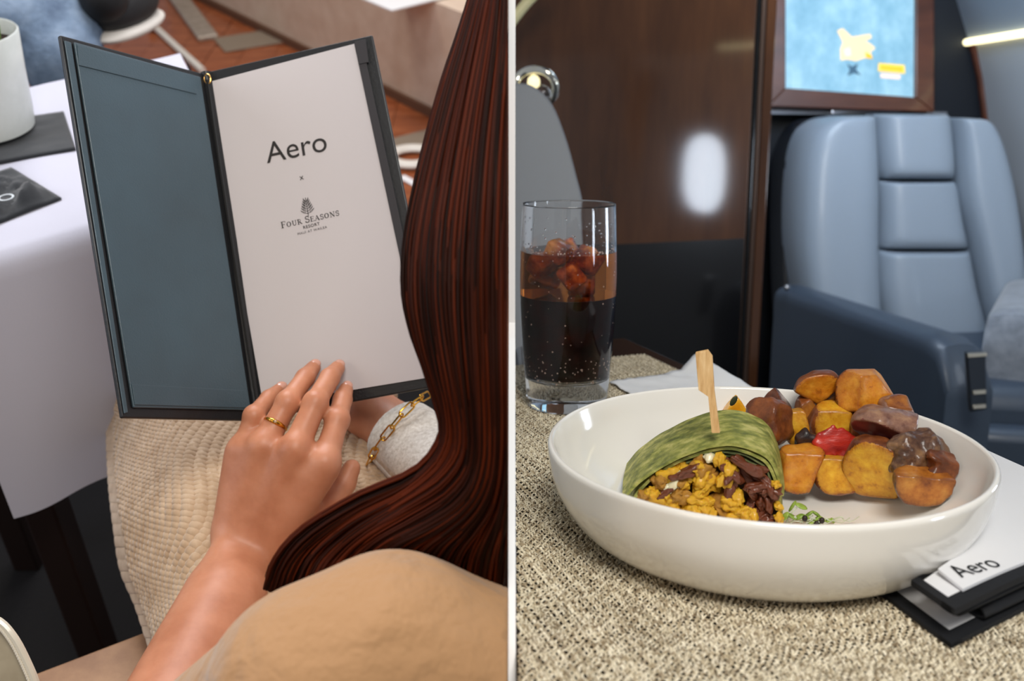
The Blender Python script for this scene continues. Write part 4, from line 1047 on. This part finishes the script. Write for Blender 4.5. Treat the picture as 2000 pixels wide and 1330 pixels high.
# ------------------------------------------------------------------ menu
dS, dB, dLt, dRt = .942, .905, .80, .927
P_st = lp(403, 143, dS); P_sb = lp(503, 815, dB); P_lt = lp(118, 68, dLt); P_rt = lp(727, 68, dRt)
def plane_hit(px, py, o, n):
    r = lp(px, py, 1)-CL; return CL+r*((o-CL).dot(n)/r.dot(n))
nR = (P_rt-P_st).cross(P_sb-P_st).normalized(); nL = (P_st-P_lt).cross(P_sb-P_st).normalized()
if nR.dot(CL-P_st) < 0: nR = -nR
if nL.dot(CL-P_st) < 0: nL = -nL
def mr(px, py, off=0): return plane_hit(px, py, P_st, nR)+nR*off
def ml(px, py, off=0): return plane_hit(px, py, P_st, nL)+nL*off
M_cov = pm('menu_cover_black', '131315', .45, bump=(400, .3, .0008), coat=.1)
M_pan = pm('menu_cloth_slate', '33474f', .38, spec=.8, sheen=.15, bump=(700, .35, .0006), noise_=(8, [(.3, '2b3f48'), (.7, '344c57')], 3))
M_page = pm('menu_paper', 'c4bcba', .75)
menu = Thing('menu_folder', 'open black menu folder with a printed white page, held upright', 'menu', P_sb, 'L')
cvL = part(menu, 'left_cover', MB().prism([ml(118, 68), ml(403, 145), ml(503, 822), ml(240, 816)], -nL*.004), M_cov, smooth=False, bevel=.0012)
cvR = part(menu, 'right_cover', MB().prism([mr(406, 140), mr(727, 68), mr(868, 752), mr(508, 818)], -nR*.004), M_cov, smooth=False, bevel=.0012)
def lq(pts, off, th): return MB().prism([ml(x, y, off) for x, y in pts], nL*th)
def rq(pts, off, th): return MB().prism([mr(x, y, off) for x, y in pts], nR*th)
part(menu, 'edge_band', lq([(124, 80), (137, 84), (248, 806), (241, 808)], .0002, .0012), M_pan, smooth=False, bevel=.0005, parent=cvL)
lin_ = part(menu, 'inner_panel', lq([(141, 84), (388, 152), (486, 802), (257, 797)], .0004, .0022), M_pan, smooth=False, bevel=.0008, parent=cvL, label='slate cloth inner panel')
part(menu, 'pocket_strip', lq([(146, 90), (374, 149), (379, 186), (149, 130)], .0026, .0008), M_pan, smooth=False, bevel=.0003, parent=cvL)
part(menu, 'pocket_strip', lq([(252, 752), (474, 764), (480, 798), (258, 792)], .0026, .0008), M_pan, smooth=False, bevel=.0003, parent=cvL)
part(menu, 'spine', MB().tube([(P_st+nR*.001), (P_st+P_sb)/2+nL*.001, P_sb+nR*.001], .005, 10), M_cov)
part(menu, 'elastic_cord', MB().tube([mr(409, 160, .004), mr(430, 300, .0045), mr(460, 490, .0045), mr(509, 808, .004)], .0022, 8), pm('cord_black', '0a0a0b', .5))
eye = ml(399, 157, .004); ex = (P_rt-P_st).normalized(); ey = (P_sb-P_st).normalized()
part(menu, 'eyelet', MB().tube([eye+ex*.003*math.cos(a)+ey*.0045*math.sin(a) for a in np.linspace(0, 2*math.pi, 21)[:-1]], .0007, 6, closed=True), pm('eyelet_gold', 'd9a860', .25, metal=1), label='small gold eyelet ring')
part(menu, 'side_strip', rq([(693, 86), (708, 82), (849, 738), (833, 740)], .0016, .0012), pm('strip_dark', '2b2729', .6), smooth=False, bevel=.0004, parent=cvR)
part(menu, 'corner_strip', rq([(694, 84), (716, 79), (722, 124), (703, 128)], .003, .0006), pm('strip_dark', '2b2729'), smooth=False, bevel=.0002, parent=cvR)
page = part(menu, 'page', rq([(406, 162), (695, 86), (834, 738), (515, 790)], .0008, .0006), M_page, smooth=False, parent=menu.o, label='white printed menu page')
M_ink = pm('menu_ink', '1e1715', .6)
def mtext(txt, ax, ay, bx, by, **k):
    a = mr(ax, ay, .0016); b = mr(bx, by, .0016); u = b-a
    v = nR.cross(u).normalized()
    return text_mb(txt, a, u, v, 1, .0001, width=u.length, **k)
part(menu, 'lettering', mtext('Aero', 523, 320, 641, 295), M_ink, smooth=False, parent=page, normals=False, label='large word Aero')
part(menu, 'lettering', mtext('x', 587, 353, 595, 351), M_ink, smooth=False, parent=page, normals=False, label='small x')
part(menu, 'lettering', mtext('RESORT', 594, 448, 626, 440, track=1.15, bold=.012), M_ink, smooth=False, parent=page, normals=False, label='small word RESORT')
part(menu, 'lettering', mtext('MAUI AT WAILEA', 583, 460, 640, 446, track=1.15), M_ink, smooth=False, parent=page, normals=False, label='small line MAUI AT WAILEA')
# serif capitals drawn from strokes: (points, width) in a unit-high cell
TK, TN = .17, .07
def arcp(cx, cy, rx, ry, a0, a1, n=14): return [(cx+rx*math.cos(a0+(a1-a0)*i/n), cy+ry*math.sin(a0+(a1-a0)*i/n)) for i in range(n+1)]
def serif(x, y, w=.34): return ([(x-w/2, y), (x+w/2, y)], TN)
def col_(x, y0=0, y1=1): return ([(x, y0), (x, y1)], TK)
pi = math.pi
GL = {
 'F': (.78, [col_(.2), serif(.2, .03, .4), ([(.02, .97), (.7, .97)], TN), ([(.7, .97), (.7, .76)], TN), ([(.2, .52), (.56, .52)], TN), ([(.56, .62), (.56, .42)], TN)]),
 'O': (1.06, [(arcp(.5, .5, .42, .47, 0, 2*pi, 28), 'oval')]),
 'U': (1.0, [([(.2, 1), (.2, .35)]+arcp(.48, .35, .28, .31, pi, 2*pi)+[(.76, .35), (.76, 1)], .11), ([(.2, 1), (.2, .3)], TK), serif(.2, .97, .38), serif(.76, .97, .32)]),
 'R': (.98, [col_(.2), serif(.2, .03, .4), ([(.02, .97), (.4, .97)]+arcp(.4, .74, .24, .23, pi/2, -pi/2)+[(.2, .51)], .09), ([(.42, .5), (.84, .03)], TK), serif(.88, .03, .24)]),
 'S': (.74, [(arcp(.36, .74, .26, .23, .35, pi*1.25)+[(.36, .52)]+arcp(.36, .27, .28, .24, pi*.35, -pi*.86), .12), ([(.62, .95), (.62, .72)], TN), ([(.07, .28), (.07, .04)], TN)]),
 'E': (.84, [col_(.2), ([(.02, .97), (.74, .97)], TN), ([(.74, .97), (.74, .77)], TN), ([(.02, .03), (.78, .03)], TN), ([(.78, .03), (.78, .25)], TN), ([(.2, .52), (.58, .52)], TN), ([(.58, .62), (.58, .42)], TN)]),
 'A': (1.02, [([(.12, 0), (.5, 1)], TN), ([(.48, 1), (.84, 0)], TK), ([(.25, .34), (.7, .34)], TN), serif(.12, .03, .3), serif(.84, .03, .36)]),
 'N': (1.08, [([(.18, 0), (.18, 1)], TN), ([(.16, 1), (.84, 0)], TK), ([(.84, 0), (.84, 1)], TN), serif(.18, .03, .34), serif(.12, .97, .28), serif(.84, .97, .34)]),
}
def stroke(m, pts, w, f, z=0.0):
    n = len(pts)
    P = [np.array(p, float) for p in pts]
    for i in range(n-1):
        a, b = P[i], P[i+1]; d = b-a; L = np.linalg.norm(d)
        if L < 1e-6: continue
        d = d/L; q = np.array([-d[1], d[0]])*w/2; e = d*w*.18 if n > 2 else d*0
        m.add([f(*(a-q-e)), f(*(b-q+e)), f(*(b+q+e)), f(*(a+q-e))], [(0, 1, 2, 3)])
def serif_line(txt, ax, ay, bx, by):
    a = mr(ax, ay, .0017); b = mr(bx, by, .0017); u = b-a; L = u.length; u.normalize(); v = nR.cross(u).normalized()
    tot = 0; lay = []
    for i, ch in enumerate(txt):
        if ch == ' ': tot += .5; continue
        s = 1.28 if (i == 0 or txt[i-1] == ' ') else 1.0
        lay.append((ch, tot, s)); tot += GL[ch][0]*s*1.08
    k = L/tot; m = MB()
    for ch, x0, s in lay:
        for pts, w in GL[ch][1]:
            f = lambda x, y, x0=x0, s=s: a+u*((x0+x*s)*k)+v*(y*s*k)
            if w == 'oval':
                N = len(pts)-1
                inn = [(.5+(x-.5)*.62, .5+(y-.5)*.86) for x, y in pts]; outp = [(.5+(x-.5)*1.08, .5+(y-.5)*1.06) for x, y in pts]
                m.add([f(*p) for p in outp]+[f(*p) for p in inn], [(i, i+1, N+1+i+1, N+1+i) for i in range(N)])
            else: stroke(m, pts, w, f)
    return m
part(menu, 'lettering', serif_line('FOUR SEASONS', 551, 447, 665, 421), M_ink, smooth=False, parent=page, normals=False, label='serif capitals FOUR SEASONS')
# tree emblem
tm = MB()
ta_ = mr(603.5, 422, .0017); tb2 = mr(597.5, 387, .0017); up_ = tb2-ta_; TH = up_.length; up_.normalize(); rt_ = up_.cross(nR).normalized()
if rt_.dot(P_rt-P_st) < 0: rt_ = -rt_
ft = lambda x, y: ta_+rt_*(x*TH)+up_*(y*TH)
stroke(tm, [(0, 0), (.005, .5), (0, 1)], .035, ft)
rt2 = random.Random(3)
for k in range(6):
    y0 = .12+k*.125; ln = .36*(1-k/7.5)
    for s in (-1, 1):
        tip = (s*ln, y0+.20)
        stroke(tm, [(0, y0), (s*ln*.55, y0+.06), tip], .024, ft)
        for q in range(5):
            t = .3+.16*q; bx = s*ln*t; by = y0+.05+.15*t*t
            stroke(tm, [(bx, by), (bx+s*.03, by+.06+.02*rt2.random())], .020, ft)
            if k > 1: stroke(tm, [(bx, by), (bx+s*.05, by-.02)], .018, ft)
part(menu, 'emblem', tm, M_ink, smooth=False, parent=page, normals=False, label='small printed tree emblem')

# ------------------------------------------------------------------ armchair under the reader
ch = Thing('armchair', 'tan leather armchair the reader sits on, stitched arm at lower left', 'chair', (-.2, .35, 0), 'L')
M_tan = pm('tan_leather', '9b7656', .5, noise_=(20, [(.3, '86634a'), (.7, 'ab8563')]), bump=(200, .15, .001))
s0 = lpl(80, 1310, .45); s1 = lpl(290, 1230, .45); sdv = (s1-s0).normalized(); s1 = s0+sdv*((-.004-s0.x)/sdv.x); s0 = s0-sdv*.12
bkv = Vector((sdv.y, -sdv.x, 0))*.45
part(ch, 'seat', MB().prism([p-Vector((0, 0, .13)) for p in (s0, s1, s1+bkv, s0+bkv)], (0, 0, .13)), M_tan, bevel=.025, clip=True)
part(ch, 'frame', MB().prism([Vector((p.x, p.y, .06)) for p in (s0+bkv*.08, s1+bkv*.08, s1+bkv*.9, s0+bkv*.9)], (0, 0, .26)), pm('chair_frame', '20150f', .5), smooth=False, clip=True)
M_arm = pm('shiny_leather', 'a89a80', .18, coat=.7, spec=.7, noise_=(12, [(.3, '8f8168'), (.7, 'bcb096')]))
ao = catmull([(-160, 1196), (-60, 1190), (0, 1208), (32, 1240), (58, 1288), (78, 1340), (92, 1420)], 26)
def arm_off(k): return [lp(x-k*.9, y+k*.5, .70) for x, y in ao]
ap = [lp(x, y, .70) for x, y in ao]
poly = ap+[lp(-160, 1420, .70)]
part(ch, 'armrest', MB().prism(poly, (lp(40, 1250, .70)-CL).normalized()*.07), M_arm, bevel=.012, sharp=60)
part(ch, 'piping', MB().tube([lp(x-6, y+3, .697) for x, y in ao], .0028, 8), pm('piping_pale', 'cfc7b4', .3, coat=.4), label='pale stitched piping')
st_ = MB()
for (x, y) in catmull([(x, y) for x, y in ao[9:]], 40):
    st_.ell(lp(x-16, y+8, .6955), (.0016, .001, .0022), sub=1)
part(ch, 'stitching', st_, pm('thread_pale', 'e6dfcc', .6), label='line of pale stitches')

# ------------------------------------------------------------------ reader: body, clothes, hair
M_skinw = pm('skin_reader', 'b97a58', .46, sss=.2, noise_=(22, [(.3, 'a96a4a'), (.55, 'bd7e5d'), (.8, 'c98d6e')], 4), bump=(260, .14, .0008))
wom = Thing('person', 'long-haired reader in a cream top and knit skirt holding the menu', 'person', Vector((-.12, .35, .45)), 'L')
J = dict(
 wr=lp(482, 1064, .846),
 p=[lp(474, 880, .842), lp(496, 812, .846), lp(525, 778, .870), lp(547, 760, .884)],
 r=[lp(514, 872, .832), lp(562, 786, .846), lp(596, 738, .872), lp(613, 717, .889)],
 m=[lp(576, 878, .824), lp(616, 787, .842), lp(644, 738, .870), lp(660, 718, .888)],
 i=[lp(634, 905, .826), lp(659, 820, .846), lp(669, 781, .868), lp(676, 760, .882)],
 t=[lp(585, 1010, .860), lp(645, 975, .868), lp(672, 944, .872), lp(687, 914, .874)])
elb = lp(258, 1600, .65); shl = lp(640, 1440, .53)
RAD = dict(p=(.0096, .0080, .0070, .0056), r=(.0106, .0092, .0080, .0062), m=(.0110, .0095, .0083, .0064), i=(.0108, .0092, .0080, .0062))
pts = np.array([tuple(q) for k in 'prmit' for q in J[k]]+[tuple(J['wr']), tuple(elb)])
lo, hi = pts.min(0)-.03, pts.max(0)+.03; lo = lo-np.array([.02, .01, .02])
g = SDF(lo, hi, .0015)
wr = J['wr']; fdir = (wr-elb).normalized()
view = (wr-CL).normalized(); acr = fdir.cross(view).normalized()       # across the wrist
if acr.x < 0: acr = -acr
dors = acr.cross(fdir).normalized()
if dors.dot(CL-wr) < 0: dors = -dors
for s in (-1, 1):
    g.cone(elb+acr*s*.010, wr+acr*s*.0100, .032, .0155, .014)
g.cone(elb.lerp(wr, .15), elb.lerp(wr, .75), .039, .025, .02)
# palm: metacarpals from carpus fan
for k, off in (('p', -.011), ('r', -.004), ('m', .005), ('i', .014)):
    base = wr+acr*off+(J[k][0]-wr).normalized()*.012
    g.cone(base, J[k][0], .0140, .0116, .012)
    g.cone(base-dors*.012, J[k][0]-dors*.006, .013, .011, .012)
g.cone(J['t'][0]-dors*.004, J['t'][1], .0165, .0135, .012)
g.cone(wr+acr*.014, J['t'][0], .015, .0165, .012)
# knuckles
for k in 'prmi': g.ell(J[k][0]+dors*.0035, (.0085,)*3, .008)
for k in 'prmi':
    q = J[k]; r = RAD[k]
    g.cone(q[0], q[1], r[0], r[1], .005); g.cone(q[1], q[2], r[1]*.97, r[2], .0035); g.cone(q[2], q[3], r[2], r[3], .003)
    g.ell(q[1], (r[1]*1.06,)*3, .004)
g.cone(J['t'][1], J['t'][2], .0125, .0100, .005); g.cone(J['t'][2], J['t'][3], .0100, .0076, .003)
V, F = g.mesh(); V = smooth_mesh(V, F, 2)
body = mb_from(V, F)
# trunk, neck, head, upper arm, legs (mostly under clothes and hair), coarser
neck = lp(1060, 1050, .62); head = lp(1085, 380, .645)
hipw = Vector((-.08, .30, .50)); kn = Vector((-.325, .79, .515))
pts = np.array([tuple(q) for q in (shl, elb, neck, head, hipw, kn)]); lo, hi = pts.min(0)-.16, pts.max(0)+.16
lo[2] = -.0; hi[0] = .03
g2 = SDF(lo, hi, .008)
wst_ = Vector((-.02, .22, .60)); chs = lp(930, 1560, .60)
g2.cone(shl, elb, .032, .032, .02).cone(shl, neck-Vector((0, 0, .06)), .030, .04, .03).cone(neck-Vector((0, 0, .04)), neck.lerp(head, .5), .048, .045, .02)
g2.ell(head, (.07, .09, .11), .03).ell(head+Vector((-.02, .09, -.01)), (.014, .018, .022), .01)
g2.cone(chs, wst_, .06, .10, .05).cone(wst_, hipw, .10, .095, .05).cone(hipw, kn, .068, .046, .03)
g2.cone(kn, Vector((-.36, .80, .08)), .044, .036, .02).cone(Vector((-.36, .78, .06)), Vector((-.38, .90, .04)), .034, .026, .02)
# right wrist and hand under the menu
rw = lp(783, 846, .955); rh = lp(715, 800, .968)
a1b = lp(985, 1010, .83)
g2.cone(lp(960, 1400, .66), a1b, .04, .034, .02).cone(a1b, rw, .032, .025, .01).cone(rw, rh, .025, .026, .012).cone(rh, lp(675, 760, .975), .022, .014, .012)
V2, F2 = g2.mesh(); V2 = smooth_mesh(V2, F2, 3)
ea = np.array(elb); kA = int(np.argmin(np.linalg.norm(V-ea, axis=1))); kB = np.argsort(np.linalg.norm(V2-V[kA], axis=1))[:2]
nA = len(V); mb_from(V2, F2, body)
body.f.append((kA, nA+int(kB[0]), nA+int(kB[1]))); body.m.append(0)      # joins arm and trunk inside the sleeve
part(wom, 'body', body, M_skinw, sharp=0, normals=False, clip=True)
# fingernails
for k in 'prmi':
    q = J[k]; r = RAD[k][3]; ax = (q[3]-q[2]).normalized(); up2 = (dors-ax*dors.dot(ax)).normalized(); sd2 = ax.cross(up2)
    R = Matrix((ax, sd2, up2)).transposed()
    part(wom, 'fingernail', MB().ell(q[3]+ax*r*.15+up2*r*.62, (.0058, .0046, .0026), R, sub=3), pm('nail', 'c48e78', .2, coat=.6), label='pale glossy fingernail')

# cream top
lo2, hi2 = np.array([-.42, -.02, .30]), np.array([.03, .62, 1.15])
g3 = SDF(lo2, hi2, .006)
A_ = lp(622, 1350, .50); B_2 = lp(765, 1282, .51); C_ = lp(965, 1345, .52)
g3.cone(A_, B_2, .051, .050, .012).cone(B_2, C_, .050, .050, .012).cone(A_, elb.lerp(A_, .45), .050, .050, .012)
dn = lambda p, k: p+(p-CL).normalized()*.0+Vector((0, .0, -k))
g3.cone(dn(C_, .07), dn(C_, .34), .055, .09, .03).cone(dn(A_+Vector((.03, 0, 0)), .06), dn(C_, .30), .045, .08, .03)
M_top = pm('cream_top', 'a87f57', .85, bump=(22, .6, .02), sheen=.2)
mesh_part(wom, 'top', g3, M_top, 3, clip=True, label='cream top')

# linen sleeve of the right arm
slv = MB(); a0 = lp(786, 852, .945); a1 = lp(985, 1010, .83); rws = []
sax = (a1-a0).normalized(); sn1 = sax.cross(Vector((0, 0, 1))).normalized(); sn2 = sax.cross(sn1)
for i in range(22):
    t = i/21; c = a0.lerp(a1, t); rad = .034+.010*t
    rws.append([c+(sn1*math.cos(q)*(1.08)+sn2*math.sin(q))*rad*(1+.03*noise.noise(Vector((t*5, math.cos(q)*2, math.sin(q)*2)))) for q in np.linspace(0, 2*math.pi, 33)])
slv.grid(rws)
part(wom, 'sleeve', slv, pm('linen_sleeve', 'd6cfc4', .85, noise_=(300, [(.3, 'c3baad'), (.7, 'e2dcd2')], 2), bump=(500, .5, .001)), clip=True, label='pale linen sleeve', solid=.002)

# knit skirt: real relief on a dense grid
Lp = catmull([(216, 785), (215, 860), (220, 950), (230, 1030), (243, 1110), (272, 1180), (300, 1262), (330, 1330)], 200)
NUx, NVx = 330, 260
rowsA = []
ys = np.linspace(770, 1330, NVx)
lx = np.interp(ys, [p[1] for p in Lp], [p[0] for p in Lp])
def skirt_point(px, py, u):
    # the cloth rolls off over the side of the thigh towards the left
    drop = .115*max(0, 1-u/.30)**1.8
    fold = .010*math.sin((px*.55+py)*.018)*max(0, 1-u*1.8)
    z = .618-drop+fold-.00006*max(0, py-1000)
    h = CL.z-z
    return lpl(px, py, z)
base_pts = np.zeros((NVx, NUx, 3)); UU = np.zeros((NVx, NUx)); 
for j in range(NVx):
    for i in range(NUx):
        u = i/(NUx-1); px = lx[j]+(772-lx[j])*u
        base_pts[j, i] = skirt_point(px, ys[j], u); UU[j, i] = px
# arc-length stitch coordinates
du = np.zeros((NVx, NUx)); du[:, 1:] = np.cumsum(np.linalg.norm(np.diff(base_pts, axis=1), axis=2), axis=1)
dvv = np.zeros((NVx, NUx)); dvv[1:] = np.cumsum(np.linalg.norm(np.diff(base_pts, axis=0), axis=2), axis=0)
dvm = dvv.mean(1, keepdims=True)+0*dvv
Nn = np.cross(np.gradient(base_pts, axis=1), np.gradient(base_pts, axis=0)); Nn /= np.linalg.norm(Nn, axis=2, keepdims=True)+1e-9
Nn *= np.sign((np.array(CL)-base_pts)@np.ones(3)*0+np.einsum('ijk,ijk->ij', Nn, np.array(CL)-base_pts))[..., None]
ST = .0088
ca, sa = math.cos(.55), math.sin(.55)
A1_ = (du*ca+dvm*sa)/ST; B1_ = (-du*sa+dvm*ca)/(ST*.8)
waffle = np.abs(np.sin(math.pi*A1_))**.42*np.abs(np.sin(math.pi*(B1_+.5*np.floor(A1_))))**.42
rib = np.abs(np.sin(math.pi*dvm/.012))**.35
bandw = .045
isband = np.clip((bandw-du)/.004, 0, 1)
hgt = .0060*waffle*(1-isband)+(.0012*rib)*isband-.003*np.clip(1-np.abs(du-bandw)/.004, 0, 1)
PTS = base_pts+Nn*hgt[..., None]
sk = MB(); sk.grid(PTS.tolist())
part(wom, 'skirt', sk, pm('cream_knit', 'b99c7c', .9, noise_=(60, [(.3, 'a98a69'), (.7, 'c4a889')], 3), sheen=.3), sharp=0, normals=False, clip=False, label='chunky cream knit skirt with ribbed edge', solid=.004)

# hair: flowing strands over a solid base
GD = [
 [(1000, -210, .66), (940, -70, .60), (905, 40, .585), (868, 150, .57), (836, 260, .56), (806, 380, .55), (789, 470, .545), (785, 560, .54), (800, 640, .54), (828, 720, .54), (852, 790, .54), (862, 850, .54), (815, 915, .545), (700, 965, .555), (592, 1030, .565), (536, 1090, .57), (514, 1150, .575)],
 [(1005, -205, .63), (965, -70, .56), (935, 60, .545), (905, 200, .53), (880, 330, .52), (862, 450, .51), (858, 560, .505), (868, 660, .505), (886, 760, .505), (898, 830, .51), (894, 890, .515), (850, 945, .525), (780, 990, .54), (700, 1040, .55), (650, 1085, .56), (625, 1125, .56), (605, 1190, .56)],
 [(1010, -200, .61), (985, -70, .54), (970, 80, .525), (952, 220, .51), (938, 360, .495), (930, 500, .49), (930, 620, .49), (936, 730, .49), (942, 830, .495), (942, 900, .50), (925, 960, .505), (885, 1005, .515), (830, 1040, .525), (780, 1065, .535), (750, 1090, .545), (735, 1125, .545), (722, 1215, .545)],
 [(1020, -195, .60), (1012, -70, .53), (1010, 80, .515), (1008, 220, .50), (1006, 360, .485), (1005, 500, .48), (1005, 620, .48), (1005, 730, .48), (1005, 830, .485), (1003, 900, .49), (1003, 950, .495), (1003, 1000, .50), (1002, 1040, .505), (1001, 1075, .51), (1000, 1110, .52), (998, 1160, .53), (996, 1235, .535)]]
GN = 48
GC_ = [np.array(catmull(g_, GN)) for g_ in GD]
def guide(s):
    t = s*3; k = min(int(t), 2); f = t-k; f = f*f*(3-2*f)*.5+f*.5
    return GC_[k]*(1-f)+GC_[k+1]*f
hb = []
for i in range(26):
    c = guide(.02+.98*i/25); row = []
    for j, (x, y, d) in enumerate(c): row.append(lp(x+6*(1-i/25), y, d+.012))
    hb.append(row)
hf = [[p+(p-CL).normalized()*.02 for p in row] for row in hb]
nn_ = len(hb[0]); hm = MB().grid(hb); hm.grid(hf); o_ = len(hb)*nn_
E_ = [i*nn_ for i in range(26)]+[25*nn_+j for j in range(1, nn_)]+[i*nn_+nn_-1 for i in range(24, -1, -1)]+[j for j in range(nn_-2, 0, -1)]
for q in range(len(E_)): hm.f.append((E_[q], E_[(q+1) % len(E_)], E_[(q+1) % len(E_)]+o_, E_[q]+o_)); hm.m.append(0)
M_hair = pm('brown_hair', '3a1a0c', .5, spec=.1, island=[(0, '130602'), (.3, '260d04'), (.6, '3a1305'), (.85, '501c07'), (1, '1c0903')])
hair = part(wom, 'hair', MB(), M_hair) if False else None
strands = MB(); rh_ = random.Random(11)
for n_ in range(1500):
    s = rh_.random()**.9; c = guide(s).copy(); lay = rh_.random()
    ph = rh_.uniform(0, 6.28); am = rh_.uniform(0, 5); dd = -.004+.016*lay
    i0 = 0; i1 = GN-int(rh_.random()**3*9) if s < .9 else GN
    P = []
    for j in range(i0, i1, 1):
        t = j/(GN-1); x, y, d = c[j]
        P.append(lp(x+am*math.sin(t*7+ph)+rh_.uniform(-.25, .25), y+am*.6*math.cos(t*6+ph)*(1 if t > .7 else .2), d+dd+.002*math.sin(t*9+ph)))
    r0 = rh_.uniform(.0005, .0011); m_ = len(P)
    strands.tube(P[::1], [r0*min(1, .3+(m_-1-q)/6) for q in range(m_)], 4)
part(wom, 'hair', strands, M_hair, sharp=0, normals=False, clip=True, label='long straight brown hair', kind='stuff')
part(wom, 'hair_underlayer', hm, pm('hair_under', '241008', .5), sharp=0, normals=True, clip=True)

# ------------------------------------------------------------------ ring and bracelet
q = J['r']; rcn = q[0].lerp(q[1], .50); ax = (q[1]-q[0]).normalized()
u2 = (dors-ax*dors.dot(ax)).normalized(); v2 = ax.cross(u2)
rg = Thing('gold_ring', 'gold ring with a small stone on the ring finger', 'ring', rcn, 'L')
rad = .0098
M_gold = pm('gold', 'd9a441', .18, metal=1)
rpts = [rcn+(u2*math.cos(a)+v2*math.sin(a))*rad for a in np.linspace(0, 2*math.pi, 41)[:-1]]
rr2 = [.0010+.0011*max(0, math.cos(a))**2 for a in np.linspace(0, 2*math.pi, 41)[:-1]]
part(rg, 'band', MB().tube(rpts, rr2, 10, closed=True), M_gold)
part(rg, 'stone', MB().ell(rcn+u2*(rad+.0017), (.0015, .0015, .0015), sub=1), pm('diamond', 'ffffff', .02, trans=.8, ior=2.4), smooth=False, label='tiny clear stone')
br = Thing('chain_bracelet', 'gold paperclip chain bracelet at the sleeve cuff', 'bracelet', lp(722, 900, .93), 'L')
arcb = [lp(x, y, d) for x, y, d in catmull([(838, 770, .925), (815, 783, .908), (790, 805, .900), (765, 835, .898), (742, 865, .903), (728, 888, .912), (720, 905, .926)], 60)]
L_ = [0]
for a, b in zip(arcb, arcb[1:]): L_.append(L_[-1]+(b-a).length)
def at(s):
    k = min(max(int(np.searchsorted(L_, s))-1, 0), 58); f = (s-L_[k])/(L_[k+1]-L_[k]+1e-9); return arcb[k].lerp(arcb[k+1], f)
nl = 8; stp = L_[-1]/nl
for k in range(nl):
    c = at((k+.5)*stp); t = (at(min((k+1)*stp, L_[-1]))-at(k*stp)).normalized(); nv_ = (CL-c).normalized(); wv_ = t.cross(nv_).normalized(); nv_ = wv_.cross(t)
    if k % 2: wv_, nv_ = (wv_*.45+nv_*.9).normalized(), wv_
    hl, hw = stp*.62, .0030
    lk = [c+t*(hl-hw)+(t*math.sin(a)+wv_*math.cos(a))*hw for a in np.linspace(0, math.pi, 9)]+[c-t*(hl-hw)+(-t*math.sin(a)-wv_*math.cos(a))*hw for a in np.linspace(0, math.pi, 9)]
    part(br, 'link', MB().tube(lk, .00085, 7, closed=True), M_gold)
c = at(4.6*stp)
